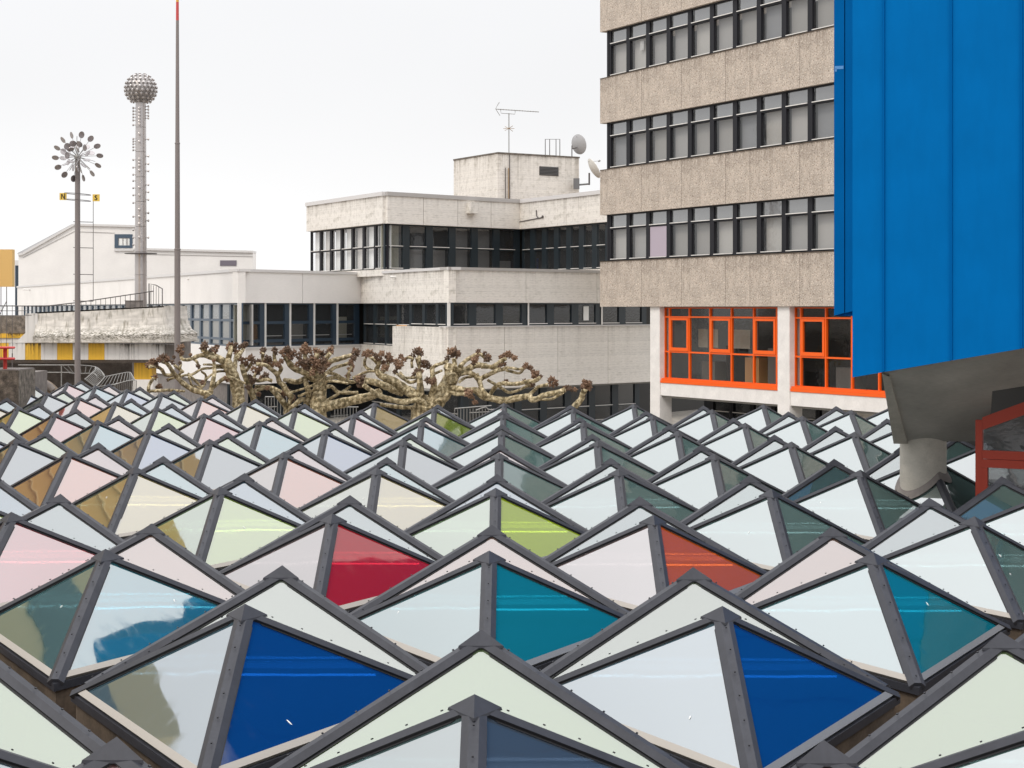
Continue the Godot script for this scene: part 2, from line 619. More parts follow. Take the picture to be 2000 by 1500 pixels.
func ring(mb: MB, r0: float, r1: float, y0: float, y1: float) -> void:   # a triangular ring with its outer and inner inradius
	for k in 3:
		var t0 := TAU * k / 3.0 + PI / 3.0
		var t1 := t0 + TAU / 3.0
		var d0 := Vector3(sin(t0), 0, cos(t0)) * 2.0
		var d1 := Vector3(sin(t1), 0, cos(t1)) * 2.0
		var o := (d0 + d1).normalized()
		var u := Vector3.UP
		mb.quad(d0 * r0 + u * y0, d1 * r0 + u * y0, d1 * r0 + u * y1, d0 * r0 + u * y1, o)
		mb.quad(d0 * r1 + u * y0, d1 * r1 + u * y0, d1 * r1 + u * y1, d0 * r1 + u * y1, -o)
		mb.quad(d0 * r0 + u * y1, d1 * r0 + u * y1, d1 * r1 + u * y1, d0 * r1 + u * y1, u)
		mb.quad(d0 * r0 + u * y0, d1 * r0 + u * y0, d1 * r1 + u * y0, d0 * r1 + u * y0, -u)


func pyramid_meshes() -> void:
	# one pane: a triangle 3 cm thick
	var m1 := 0.045
	var b0 := 0.035
	var k := S * 0.5 / SL
	var side := m1 * sqrt(1.0 + k * k)
	var half := S * 0.5 * (1.0 - b0 / SL) - side
	var b1 := SL * (1.0 - side / (S * 0.5))
	var n := Vector3(0, IR, H) / SL
	var c := [face(-half, b0), face(half, b0), face(0, b1)]
	mesh_store.panes = []
	var steps := 22
	for v in 5:
		var mb := MB.new()
		var bend := noise(0.9, 300 + v, FastNoiseLite.TYPE_SIMPLEX_SMOOTH, 2)
		var spot := func(i: int, j: int) -> Array:   # row j up the slope, i along it: place, wavy normal, map place
			var t := float(j) / steps
			var w2 := half * (1.0 - t)
			var a2 := 0.0 if j == steps else lerpf(-w2, w2, float(i) / (steps - j))
			var u2 := lerpf(b0, b1, t)
			var tilt := Vector3(bend.get_noise_2d(a2 * 1.2, u2 * 2.4), 0, bend.get_noise_2d(a2 * 1.1 + 50.0, u2 * 3.4)) * 0.006
			return [face(a2, u2), (n + tilt).normalized(), Vector2(a2, u2)]
		for j in steps:
			for i in steps - j:
				var q0: Array = spot.call(i, j)
				var q1: Array = spot.call(i + 1, j)
				var q2: Array = spot.call(i, j + 1)
				mb.tri_n(q0[0], q1[0], q2[0], q0[1], q1[1], q2[1], q0[2], q1[2], q2[2])
				if i < steps - j - 1:
					var q3: Array = spot.call(i + 1, j + 1)
					mb.tri_n(q1[0], q3[0], q2[0], q1[1], q3[1], q2[1], q1[2], q3[2], q2[2])
		mb.tri(c[0] - n * 0.03, c[1] - n * 0.03, c[2] - n * 0.03, -n, Vector2(-half, b0), Vector2(half, b0), Vector2(0, b1))
		for e in 3:
			var p: Vector3 = c[e]
			var q: Vector3 = c[(e + 1) % 3]
			mb.quad(p - n * 0.03, q - n * 0.03, q, p, (p + q) * 0.5 - face(0, 0.3))
		mesh_store.panes.append(mb.done())
	# the arris at azimuth 60 degrees, from the tip to the corner
	var top := Vector3(0, H, 0)
	var corner := Vector3(S * 0.5, 0, IR)
	var d := (corner - top).normalized()
	var n1 := n
	var n2 := n.rotated(Vector3.UP, TAU / 3.0)
	var mid1 := face(0, 0.3)
	var mid2 := mid1.rotated(Vector3.UP, TAU / 3.0)
	var p1 := (mid1 - top) - d * (mid1 - top).dot(d)
	p1 = p1.normalized()
	var p2 := (mid2 - top) - d * (mid2 - top).dot(d)
	p2 = p2.normalized()
	var up := (n1 + n2).normalized()
	var w := 0.060
	var run := [p1 * w - n1 * 0.012, p1 * w + n1 * 0.020, p1 * 0.012 + n1 * 0.026, p2 * 0.012 + n2 * 0.026, p2 * w + n2 * 0.020, p2 * w - n2 * 0.012]
	var bars := MB.new()
	var gask := MB.new()
	var s0 := top + d * 0.05
	var s1 := corner + d * 0.015
	for e in run.size() - 1:
		var a: Vector3 = run[e]
		var b: Vector3 = run[e + 1]
		var target := gask if e == 0 or e == 4 else bars
		target.quad(s0 + a, s1 + a, s1 + b, s0 + b, (a + b) * 0.5 + (up * 0.02 if e != 0 and e != 4 else Vector3.ZERO))
	# black sealing strip beside each flange
	for pn in [[p1, n1], [p2, n2]]:
		var g: Vector3 = pn[0]
		var q: Vector3 = pn[1]
		gask.quad(s0 + g * w + q * 0.004 + d * 0.05, s1 + g * w + q * 0.004 - d * 0.10, s1 + g * (w + 0.013) + q * 0.004 - d * 0.12, s0 + g * (w + 0.013) + q * 0.004 + d * 0.07, q)
	for e in [0, 1]:
		var o: Vector3 = s0 if e == 0 else s1
		for t in range(1, run.size() - 1):
			bars.tri(o + run[0], o + run[t], o + run[t + 1], -d if e == 0 else d)
	mesh_store.bar = bars.done()
	mesh_store.gasket = gask.done()
	# screws down both flanges
	var sc := MB.new()
	for t in 7:
		var o2 := s0.lerp(s1, 0.09 + t * 0.145)
		var g := (p1 - p2).normalized()
		sc.obox(o2 - g * 0.005 + up * 0.026 - d * 0.005, d * 0.010, g * 0.010, up * 0.007)
	mesh_store.screws = sc.done()
	# rail along the eave
	var er := MB.new()
	var hw := S * 0.5 - 0.05
	er.quad(face(-hw, -0.012, 0.014), face(hw, -0.012, 0.014), face(hw - 0.055, 0.036, 0.014), face(-hw + 0.055, 0.036, 0.014), n)
	er.quad(face(-hw, -0.012, -0.05), face(hw, -0.012, -0.05), face(hw, -0.012, 0.014), face(-hw, -0.012, 0.014), Vector3(0, -0.3, 1))
	er.quad(face(-hw + 0.055, 0.036, -0.005), face(hw - 0.055, 0.036, -0.005), face(hw - 0.055, 0.036, 0.014), face(-hw + 0.055, 0.036, 0.014), Vector3(0, 1, -0.3))
	mesh_store.rail = er.done()
	# cap over the tip, with a folded lip
	var cap := MB.new()
	var r := 0.074
	for e in 3:
		var t0 := TAU * e / 3.0 - PI / 3.0
		var t1 := t0 + TAU / 3.0
		var v0 := Vector3(sin(t0), 0, cos(t0)) * r * 2.0
		var v1 := Vector3(sin(t1), 0, cos(t1)) * r * 2.0
		var o := (v0 + v1).normalized()
		var base := Vector3(0, H - r * 0.92 + 0.036, 0)
		var low := base - Vector3(0, 0.014, 0)
		var peak := Vector3(0, H + 0.048, 0)
		cap.tri(v0 + base, v1 + base, peak, o + Vector3.UP)
		cap.quad(v0 * 1.03 + low, v1 * 1.03 + low, v1 + base, v0 + base, o)
		cap.tri(v0 * 1.03 + low, v1 * 1.03 + low, low, Vector3.DOWN)
	mesh_store.cap = cap.done()
	var dr := MB.new()
	ring(dr, IR + 0.028, IR - 0.03, -0.075, -0.02)
	mesh_store.drip = dr.done()
	var cu := MB.new()
	ring(cu, IR + 0.004, IR - 0.06, -0.42, -0.08)
	mesh_store.curb = cu.done()
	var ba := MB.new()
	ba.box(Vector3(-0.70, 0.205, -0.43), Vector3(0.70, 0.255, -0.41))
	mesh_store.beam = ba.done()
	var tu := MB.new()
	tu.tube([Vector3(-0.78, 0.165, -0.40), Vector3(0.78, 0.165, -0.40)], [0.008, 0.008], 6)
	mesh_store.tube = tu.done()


const ORDER := ["grey", "blue", "cyan", "red", "green", "yellow", "orange"]
const NTH := ["", "first", "second", "third", "fourth", "fifth", "sixth", "seventh", "eighth", "ninth", "tenth", "eleventh", "twelfth", "thirteenth", "fourteenth", "fifteenth", "sixteenth", "seventeenth", "eighteenth", "nineteenth", "twentieth"]


func pyramid(tip_at: Vector3, facing: bool, colours: Array, label: String, near: bool, pale_rail: bool) -> void:
	var where := tip_at - Vector3(0, H + 0.048, 0)
	var o := thing("skylight_pyramid", label, "skylight", "glass pyramid skylights on the foyer roof", where)
	var turn := 0.0 if facing else PI
	part("curb", mesh_store.curb, M.curb, o, Transform3D(Basis(Vector3.UP, turn), Vector3.ZERO))
	part("drip_edge", mesh_store.drip, M.frame, o, Transform3D(Basis(Vector3.UP, turn), Vector3.ZERO))
	for k in 3:
		var b := Basis(Vector3.UP, turn + TAU * k / 3.0)
		# each pane sits a trace out of true, as glass in old frames does
		var lean := Basis(Vector3(rng.randf_range(-1, 1), 0, rng.randf_range(-1, 1)).normalized(), deg_to_rad(rng.randf_range(0.0, 0.22)))
		var c: String = colours[k]
		var deep := k == 2 and not facing and ((near and 1000.0 + FOC * tip_at.x / -tip_at.z > 355.0 + 36.6 * (-tip_at.z - 8.07)) or c == "clear")  # deep copy where a dark building would be mirrored, paler ones elsewhere
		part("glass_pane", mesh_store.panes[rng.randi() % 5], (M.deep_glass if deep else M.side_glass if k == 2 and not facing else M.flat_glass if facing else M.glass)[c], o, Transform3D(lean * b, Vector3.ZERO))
		var slack := Basis(Vector3.UP, deg_to_rad(rng.randf_range(-0.18, 0.18)))
		var bar := part("ridge_bar", mesh_store.bar, M.frame, o, Transform3D(slack * b, Vector3.ZERO))
		part("gasket", mesh_store.gasket, M.rubber, bar)
		if near:
			part("screws", mesh_store.screws, M.screw, bar).set_meta("kind", "stuff")
		# the faces of the corner-forward kind: 0 away, 1 left, 2 right
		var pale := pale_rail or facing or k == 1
		part("eave_rail", mesh_store.rail, M.cream if pale else M.rail_grey, o, Transform3D(b, Vector3.ZERO))  # grey rails put the mirrored dark building into the colour
	part("cap", mesh_store.cap, M.frame, o, Transform3D(Basis(Vector3.UP, turn), Vector3.ZERO))
	if near and rng.randf() < 0.75:
		for k in 1 + rng.randi() % 2:
			var e := rng.randi() % 3
			var b2 := Basis(Vector3.UP, turn + TAU * e / 3.0)
			var h2 := rng.randf_range(0.12, 0.6)
			var q := face(rng.randf_range(-1, 1) * (SL - h2) * 0.8, h2, 0.002)
			var dr := MB.new()
			var e1 := Vector3.RIGHT * rng.randf_range(0.004, 0.008)
			var e2 := (Vector3(0, H, -IR) / SL).rotated(Vector3(0, IR, H) / SL, rng.randf_range(-0.5, 0.5)) * rng.randf_range(0.010, 0.024)
			var up2 := Vector3(0, IR, H) / SL * 0.004
			for t in 8:
				var a0 := TAU * t / 8.0
				var a1 := TAU * (t + 1) / 8.0
				dr.tri(q + up2, q + e1 * cos(a0) + e2 * sin(a0), q + e1 * cos(a1) + e2 * sin(a1), up2)
			part("bird_dropping", dr, M.poster, o, Transform3D(b2, Vector3.ZERO))
	if near and not facing:  # added glowing strips that draw bright lines across the panes
		part("added_glow_band", mesh_store.beam, M.glow_band, o)
		part("added_glow_strip", mesh_store.tube, M.glow_strip, o)


func skylights() -> void:
	pyramid_meshes()
	for facing in [false, true]:
		var row := 0
		for j in range(-1, 18):
			var cells := []
			for i in range(-15, 9):
				var t := tip(i, j, facing)
				var z := -t.z
				var px := 1000.0 + FOC * t.x / z
				var reach := 1.25 * FOC / z
				if px + reach < -30 or px - reach > 2030 or (j < 0 and not facing):
					continue
				if i + j > 4 and (j > 12 or (facing and j > 11)):
					continue
				if px > 2080 and j > 3:
					continue
				cells.append([i, px])
			if cells.is_empty():
				continue
			row += 1
			var nth := 0
			for c in cells:
				nth += 1
				var i: int = c[0]
				var px: float = c[1]
				var main: String = ORDER[posmod(j + (4 if facing else 0), 7)]
				if (not facing and j >= 5 and px > 900 and not (j == 12 and px < 900)) or (facing and j >= 4 and px > 1100) or (not facing and j == 4 and px > 1300) or (not facing and j <= 4 and px > 1850):
					main = "clear"
				var colours := [main, main, "orange" if j == 3 and not facing and px > 1000 and main != "clear" else main]
				var tone: String = {"red": "pink-red", "orange": "salmon-red", "yellow": "amber-yellow", "green": "yellow-green", "grey": "smoke-grey", "blue": "blue", "cyan": "sky-blue", "clear": "clear"}[main]
				var label := "%s pyramid skylight, %s from left in the %s %s row from the front" % [tone, NTH[nth], NTH[row], "face-forward" if facing else "corner-forward"]
				if nth == cells.size() and nth > 2:
					label = "%s pyramid skylight, last on the right in the %s %s row from the front" % [tone, NTH[row], "face-forward" if facing else "corner-forward"]
				pyramid(tip(i, j, facing), facing, colours, label, j <= 5, px < 900)


func roof_and_ground() -> void:
	var below := H + 0.05 + 0.40
	var edge := [Vector2(-18, 0.5), Vector2(15, 0.5), Vector2(15, 41.6), Vector2(-3.4, 41.6), Vector2(-10.6, 54.2), Vector2(-18, 54.2)]
	var top := []
	for p in edge:
		top.append(Vector3(p.x, roof_y(p.x, p.y) - below, -p.y))
	var mb := MB.new()
	var flat := PackedVector2Array(edge)
	var idx := Geometry2D.triangulate_polygon(flat)
	for k in range(0, idx.size(), 3):
		mb.tri(top[idx[k]], top[idx[k + 1]], top[idx[k + 2]], Vector3.UP)
	for k in edge.size():
		var a: Vector3 = top[k]
		var b: Vector3 = top[(k + 1) % edge.size()]
		var drop := Vector3(0, -0.55, 0)
		var out := (b - a).cross(Vector3.UP)
		mb.quad(a + drop, b + drop, b, a, out if out.dot((a + b) * 0.5 - Vector3(-1, 0, -26)) > 0 else -out)
	struct("roof_deck", mb, M.deck)
	var g := MB.new()
	g.quad(Vector3(-700, -4.7, 60), Vector3(700, -4.7, 60), Vector3(700, -4.7, -1200), Vector3(-700, -4.7, -1200), Vector3.UP)
	struct("ground", g, M.ground)


# ---------------------------------------------------------------- windows
# One bay is a frame of its own with panes, a pale sill strip and, in places, a blind or backing board behind the glass.
func window_bay(parent: Node, xf: Transform3D, w: float, h: float, o: Dictionary) -> Node3D:
	var m: float = o.get("mull", 0.12)
	var right: float = o.get("right", m * 0.5)
	var left: float = o.get("left", m * 0.5)
	var bot: float = o.get("bottom", 0.07)
	var topb: float = o.get("top", 0.06)
	var tr: float = o.get("transom", 0.07)
	var depth: float = o.get("depth", 0.10)
	var cuts: Array = o.get("cuts", [])
	var key := "%s_%.3f_%.3f" % [o.key, w, h]
	var rows := []
	var y := bot
	for c in cuts + [1.0]:
		var y1: float = h - topb if c == 1.0 else h * c - tr * 0.5
		rows.append([y, y1])
		y = h * c + tr * 0.5
	if not mesh_store.has(key):
		var mb := MB.new()
		mb.box(Vector3(0, 0, -depth), Vector3(left, h, 0))
		mb.box(Vector3(w - right, 0, -depth), Vector3(w, h, 0))
		mb.box(Vector3(left, 0, -depth), Vector3(w - right, bot, -0.004))
		mb.box(Vector3(left, h - topb, -depth), Vector3(w - right, h, -0.004))
		for c in cuts:
			mb.box(Vector3(left, h * c - tr * 0.5, -depth), Vector3(w - right, h * c + tr * 0.5, -0.006))
		mesh_store[key] = mb.done()
		var panes := []
		for r in rows:
			var pb := MB.new()
			pb.quad(Vector3(left, r[0], 0), Vector3(w - right, r[0], 0), Vector3(w - right, r[1], 0), Vector3(left, r[1], 0), Vector3(0, 0, 1))
			panes.append(pb.done())
		mesh_store[key + "p"] = panes
		var sb := MB.new()
		sb.box(Vector3(left, 0, 0), Vector3(w - right, 0.028, 0.03))
		mesh_store[key + "s"] = sb.done()
	var win := part("window", mesh_store[key], o.frame, parent, xf)
	for r in rows.size():
		var lean := Basis(Vector3.UP, rng.randf_range(-0.006, 0.006)) * Basis(Vector3.RIGHT, rng.randf_range(-0.006, 0.006))
		part("pane", mesh_store[key + "p"][r], o.get("upper_glass", o.glass) if r == rows.size() - 1 else o.glass, win, Transform3D(lean, Vector3(0, 0, -depth * 0.6)))
		if o.has("sill"):
			part("sill_strip", mesh_store[key + "s"], o.sill, win, Transform3D(Basis.IDENTITY, Vector3(0, rows[r][0] - 0.03, 0.002)))
	return win


func blind(win: Node3D, x0: float, x1: float, y0: float, y1: float, z: float, m: Material, called := "blind") -> void:
	var b := MB.new()
	b.box(Vector3(x0, y0, z - 0.02), Vector3(x1, y1, z))
	part(called, b, m, win)


func wall_panel(called: String, xf: Transform3D, u0: float, u1: float, y0: float, y1: float, w0: float, w1: float, m: Material, parent: Node) -> MeshInstance3D:
	var b := MB.new()
	b.box(Vector3(0, 0, w0), Vector3(u1 - u0, y1 - y0, w1))
	return part(called, b, m, parent, xf * Transform3D(Basis.IDENTITY, Vector3(u0, y0, 0)))


# ---------------------------------------------------------------- exposed-aggregate office block on the right
func office_block() -> void:
	var b := thing("office_block", "tall beige pebble-concrete office block with ribbon windows and orange ground-floor glazing", "building")
	var xf := along(Vector3(3.37, 0, -65), Vector3(3.37 + 0.485 * 26, 0, -65 + 0.8745 * 26))
	var joints := [0.0, 2.875, 5.45, 8.07, 9.44, 12.07, 14.9, 17.7, 20.5, 23.3, 26.0]
	for s in range(-1, 3):   # storeys, from the overhang upwards
		var y0 := 0.088 + 3.5 * (s + 1)
		for k in joints.size() - 1:
			wall_panel("concrete_panel", xf, joints[k] + (0.0 if k == 0 else 0.010), joints[k + 1] - 0.010, y0, y0 + 1.70, -0.28, 0.0, M.aggregate[(k * 2 + s + 4) % 3], b)
		if s == 2:
			continue
		wall_panel("slab", xf, 0.05, 26, y0 + 0.2, y0 + 1.65, -3.0, -0.29, M.interior_light, b)
		wall_panel("ledge", xf, 0.0, 26, y0 + 1.702, y0 + 1.73, -0.3, 0.012, M.curb, b)
		var o := {"key": "office", "frame": M.dark_frame, "glass": M.pane, "upper_glass": M.pane_sky, "cuts": [0.70], "mull": 0.30, "left": 0.12, "right": 0.12, "sill": M.sill, "bottom": 0.09, "top": 0.05, "transom": 0.09, "depth": 0.12}
		for k in 19:
			var win := window_bay(b, xf * Transform3D(Basis.IDENTITY, Vector3(0.42 + 1.332 * k, y0 + 1.73, -0.14)), 1.332, 1.77, o)
			var low := 0.05
			blind(win, 0.1, 1.23, low, 1.74, -0.24, M.blind[rng.randi() % 5])
			if k == 2 and s == -1:
				blind(win, 0.10, 1.22, -0.02, 1.20, -0.02, mat(Color(0.42, 0.36, 0.42), 0.8), "lilac_curtain")
			if k == 1 and s > 0:
				blind(win, 0.62, 0.86, 0.78, 1.12, -0.13, M.poster, "paper_note")
		wall_panel("window_corner_post", xf, 0.30, 0.42, y0 + 1.73, y0 + 3.5, -0.3, -0.12, M.dark_frame, b)
		wall_panel("interior_wall", xf, 0.4, 26, y0 + 1.70, y0 + 3.5, -3.2, -3.0, M.room_grey, b)
	wall_panel("end_wall", xf, 0.03, 0.29, 0.1, 12.28, -9.0, -0.3, M.aggregate_plain, b)
	wall_panel("roof_slab", xf, 0.0, 26, 12.291, 12.42, -9.0, 0.0, M.coping_grey, b)
	# white columns and beam, orange glazing between them
	for u in [3.30, 10.80, 18.30]:
		wall_panel("column", xf, u, u + 0.62, -4.7, 0.086, -0.62, -0.10, M.white_paint, b)
		var e: float = 25.8 if u > 18 else u + 7.50
		wall_panel("beam", xf, u + 0.624, e - 0.004, -3.13, -2.68, -0.55, -0.14, M.white_paint, b)
		if u < 18:
			orange_glazing(b, xf, u + 0.63)
		wall_panel("lower_soffit", xf, u + 0.63, e, -3.20, -3.135, -4.0, -0.2, M.interior_light, b)
	wall_panel("ceiling", xf, 3.3, 26, 0.06, 0.085, -5.0, -0.3, M.interior_light, b)
	wall_panel("floor_slab", xf, 3.3, 26, -2.9, -2.75, -5.0, -0.56, M.interior, b)
	wall_panel("back_wall", xf, 3.3, 26, -2.75, 0.06, -5.2, -5.0, M.interior, b)
	wall_panel("ground_floor_wall", xf, 3.3, 12.6, -4.7, -3.2, -2.8, -2.5, M.dark_frame, b)
	wall_panel("ground_floor_wall", xf, 12.61, 26, -4.7, -3.2, -2.2, -1.9, M.board, b)
	for k in 7:
		window_bay(b, xf * Transform3D(Basis.IDENTITY, Vector3(3.95 + k * 1.22, -4.6, -2.38)), 1.2, 1.35, {"key": "ground", "frame": M.dark_frame, "glass": M.pane, "cuts": [0.62], "mull": 0.2, "sill": M.sill})


func orange_glazing(b: Node, xf: Transform3D, u: float) -> void:
	var parts := [0.30, 1.25, 1.25, 1.25, 1.25, 1.25, 0.31]
	var x := u
	var top := 0.05
	for k in parts.size():
		var w: float = parts[k]
		var o := {"key": "orange%d" % (k if k in [0, 6] else 1), "frame": M.orange, "glass": M.pane_dim, "cuts": [0.375, 0.868], "mull": 0.06, "bottom": 0.02, "top": 0.03, "transom": 0.055, "depth": 0.09}
		var win := window_bay(b, xf * Transform3D(Basis.IDENTITY, Vector3(x, -2.50, -0.30)), w, 2.55, o)
		if k in [1, 3, 5]:
			var c := MB.new()
			var y0 := 2.55 * 0.375 + 0.036
			var y1 := 2.55 * 0.868 - 0.036
			var t := 0.10
			c.box(Vector3(0.04, y0, -0.05), Vector3(w - 0.04, y0 + t * 1.2, 0.02))
			c.box(Vector3(0.04, y1 - t * 0.8, -0.05), Vector3(w - 0.04, y1, 0.02))
			c.box(Vector3(0.04, y0 + t * 1.2, -0.05), Vector3(0.04 + t, y1 - t * 0.8, 0.02))
			c.box(Vector3(w - 0.04 - t, y0 + t * 1.2, -0.05), Vector3(w - 0.04, y1 - t * 0.8, 0.02))
			part("casement", c, M.orange, win)
		if k in [2, 3] or (k == 1 and u < 5):
			blind(win, 0.55 if k == 1 else 0.16, 1.12 if k != 2 else 0.5, 1.12, 1.78, -0.9, M.curtain, "roller_blind")
		x += w
	wall_panel("sill_band", xf, u, x, -2.672, -2.58, -0.42, -0.12, M.orange, b)
	wall_panel("sill_band", xf, u, x, -2.576, -2.503, -0.42, -0.16, M.orange, b)
	# what stands inside, seen dimly through the panes
	for f in [[0.5, 1.3, -2.75, -1.9, M.interior_light], [2.0, 2.5, -2.75, -1.3, M.black], [3.1, 3.9, -2.75, -1.7, M.wood], [4.4, 4.9, -2.75, -1.35, M.interior_light], [5.3, 6.4, -2.75, -2.1, M.black]]:
		wall_panel("furniture", xf, u + f[0], u + f[1], f[2], f[3], -2.2, -1.6, f[4], b)


# ---------------------------------------------------------------- white annex of two stepped storeys
func annex() -> void:
	var b := thing("annex_building", "long white board-marked concrete building of two stepped storeys with dark ribbon windows", "building")
	var low := [Vector3(-34.95, 0, -120), Vector3(-10.96, 0, -68), Vector3(-6.62, 0, -74.5), Vector3(-2.42, 0, -65), Vector3(5.83, 0, -72.7)]
	var seg := []
	var lens := []
	for k in 4:
		seg.append(along(low[k], low[k + 1]))
		lens.append(low[k].distance_to(low[k + 1]))
	var walls := [M.render_wall, M.render_wall, M.board_old, M.board]
	var top := 1.50
	var fas := 0.245
	for k in 4:
		var xf: Transform3D = seg[k]
		var n: int = [5, 2, 2, 3][k]
		for c in n:
			var g0 := 0.0 if c == 0 else 0.03
			var cut := 0.0
			if k == 3:
				cut = [0.0, 0.36, 0.72, 1.0][c] * lens[k]
			else:
				cut = lens[k] * c / n
			var nxt: float = [0.36, 0.72, 1.0][c] * lens[k] if k == 3 else lens[k] * (c + 1) / n
			wall_panel("fascia_panel", xf, cut + g0, nxt, fas, top, -0.3, 0.0, walls[k], b)
		wall_panel("coping", xf, -0.02, lens[k] + 0.02, top, top + 0.11, -0.5, 0.05, M.coping if k != 3 else M.coping_grey, b)
	# the flat roof between the fronts
	var rf := MB.new()
	var poly := PackedVector2Array([Vector2(-34.9, -120), Vector2(-10.96, -68.2), Vector2(-6.62, -74.7), Vector2(-2.42, -65.2), Vector2(5.83, -72.9), Vector2(20, -92), Vector2(-8, -125)])
	rf.prism(poly, -1.46, -1.30)
	part("roof", rf, M.deck, b, Transform3D(Basis(Vector3(1, 0, 0), Vector3(0, 0, 1), Vector3(0, -1, 0)), Vector3.ZERO))
	# upper ribbon of the lower storey
	var w0 := {"key": "slate", "frame": M.slate_frame, "glass": M.pane_bright, "cuts": [0.16, 0.60], "mull": 0.26, "left": 0.16, "right": 0.10, "bottom": 0.05, "transom": 0.10}
	for k in 34:
		var wb := window_bay(b, seg[0] * Transform3D(Basis.IDENTITY, Vector3(lens[0] - 1.62 * (k + 1), -1.52, -0.10)), 1.62, 1.76, w0)
		blind(wb, 0.1, 1.6, 0.05, 1.7, -0.5, M.blind[1])
	wall_panel("corner_post", seg[0], lens[0] - 0.06, lens[0] + 0.05, -1.52, 0.24, -0.12, 0.02, M.sill, b)
	var w1 := {"key": "navy", "frame": M.navy_frame, "glass": M.pane, "cuts": [0.13, 0.55], "mull": 0.2, "left": 0.10, "right": 0.30, "bottom": 0.05, "transom": 0.12}
	var bay: float = (lens[1] - 0.15) / 5.0
	for k in 5:
		var wb2 := window_bay(b, seg[1] * Transform3D(Basis.IDENTITY, Vector3(0.15 + bay * k, -1.54, -0.10)), bay, 1.78, w1)
		if k in [0, 2, 4]:
			blind(wb2, 0.10, 0.10 + bay * [0.5, 0, 0.75, 0, 0.65][k], 0.2, [1.7, 0, 0.95, 0, 1.2][k], -0.35, M.interior_light if k == 2 else M.curtain)
		var pl := MB.new()
		pl.box(Vector3(-0.03, 0, 0), Vector3(0.03, 1.78, 0.06))
		part("white_post", pl, M.sill, wb2)
		var rail := MB.new()
		rail.box(Vector3(0.05, 0.42, -0.2), Vector3(bay - 0.3, 0.445, -0.17))
		if k > 0:
			part("guard_rail", rail, M.sill, wb2)
	var w2 := {"key": "green", "frame": M.green_frame, "glass": M.pane, "cuts": [0.49], "mull": 0.30, "left": 0.15, "right": 0.15, "bottom": 0.07, "sill": M.sill, "transom": 0.08}
	for k in 7:
		var full := k < 4
		var h2 := 1.78 if full else 0.89
		var o2 := w2.duplicate()
		if not full:
			o2.cuts = []
			o2.key = "greenhalf"
		var wb3 := window_bay(b, seg[2] * Transform3D(Basis.IDENTITY, Vector3(lens[2] * k / 7.0, -1.54 if full else -0.65, -0.10)), lens[2] / 7.0, h2, o2)
		if k == 3:
			blind(wb3, -0.12, 1.1, 0.02, 0.88, 0.03, M.wood, "timber_panel")
			var disc := MB.new()
			disc.lathe([Vector2(0, -0.01), Vector2(0.34, -0.01), Vector2(0.34, 0.01), Vector2(0, 0.02)], 24)
			part("round_mirror", disc, M.dish_grey, wb3, Transform3D(Basis(Vector3.RIGHT, PI / 2), Vector3(0.50, 0.45, 0.045)))
	wall_panel("white_post", seg[2], lens[2] - 0.14, lens[2] - 0.02, -0.65, 0.24, -0.08, 0.03, M.sill, b)
	var w3 := {"key": "green3", "frame": M.green_frame, "glass": M.pane, "cuts": [], "mull": 0.4, "left": 0.10, "right": 0.30, "bottom": 0.08, "sill": M.sill}
	for k in 8:
		var bw: float = lens[3] / 8.0
		var wb4 := window_bay(b, seg[3] * Transform3D(Basis.IDENTITY, Vector3(bw * k, -0.65, -0.10)), bw, 0.89, w3)
		if k == 5:
			blind(wb4, 0.42, 0.72, 0.18, 0.76, -0.02, M.poster, "paper_sheet")
		if k in [0, 3, 6]:
			blind(wb4, 0.0, 0.07, 0.0, 0.89, 0.05, M.sill, "white_post")
	# walls below the ribbons
	wall_panel("lower_wall", seg[0], 0, lens[0], -3.05, -1.53, -0.3, 0.0, M.render_wall, b)
	wall_panel("lower_wall", seg[1], 0, lens[1], -3.05, -1.545, -0.3, 0.0, M.render_wall, b)
	wall_panel("lower_wall", seg[2], 0, lens[2] * 0.47, -3.05, -1.545, -0.3, 0.0, M.board_mid, b)
	wall_panel("sill_ledge", seg[1], 0, lens[1], -1.60, -1.54, 0.0, 0.06, M.coping, b)
	wall_panel("projecting_wall", seg[2], lens[2] * 0.47, lens[2] + 0.30, -3.10, -0.70, -0.2, 0.30, M.board_mid, b)
	for c in 4:
		wall_panel("wall_panel", seg[3], -0.30 + c * 2.93 + 0.014, -0.30 + (c + 1) * 2.93 - 0.014, -3.10, -0.70, -0.2, 0.30, M.board, b)
	wall_panel("wall_ledge", seg[3], -0.33, 11.4, -0.698, -0.66, -0.2, 0.34, M.coping, b)
	# dark ground storey
	for k in 3:
		var xf2: Transform3D = seg[k + 1]
		var n2: int = [5, 6, 8][k]
		for c in n2:
			var bw2: float = lens[k + 1] / n2
			window_bay(b, xf2 * Transform3D(Basis.IDENTITY, Vector3(bw2 * c, -4.7, -0.5)), bw2, 1.66, {"key": "base%d" % k, "frame": M.green_frame, "glass": M.pane, "cuts": [0.38], "left": 0.08, "right": 0.3, "sill": M.sill})
	inner_core(poly, -4.7, 1.3, M.interior, b)
	wall_panel("base_wall", seg[0], 0, lens[0], -4.7, -3.06, -0.4, -0.1, M.dark_grey, b)
	wall_panel("ground_floor_soffit", seg[3], -0.3, 11.4, -3.16, -3.11, -3, 0.25, M.interior_light, b)
	upper_storey(b)


func inner_core(outline: PackedVector2Array, y0: float, y1: float, m: Material, b: Node) -> void:   # the rooms' rear walls, some metres behind the glass
	for p in Geometry2D.offset_polygon(outline, -1.6):
		var mb := MB.new()
		mb.prism(p, -y1, -y0)
		part("room_wall", mb, m, b, Transform3D(Basis(Vector3(1, 0, 0), Vector3(0, 0, 1), Vector3(0, -1, 0)), Vector3.ZERO))


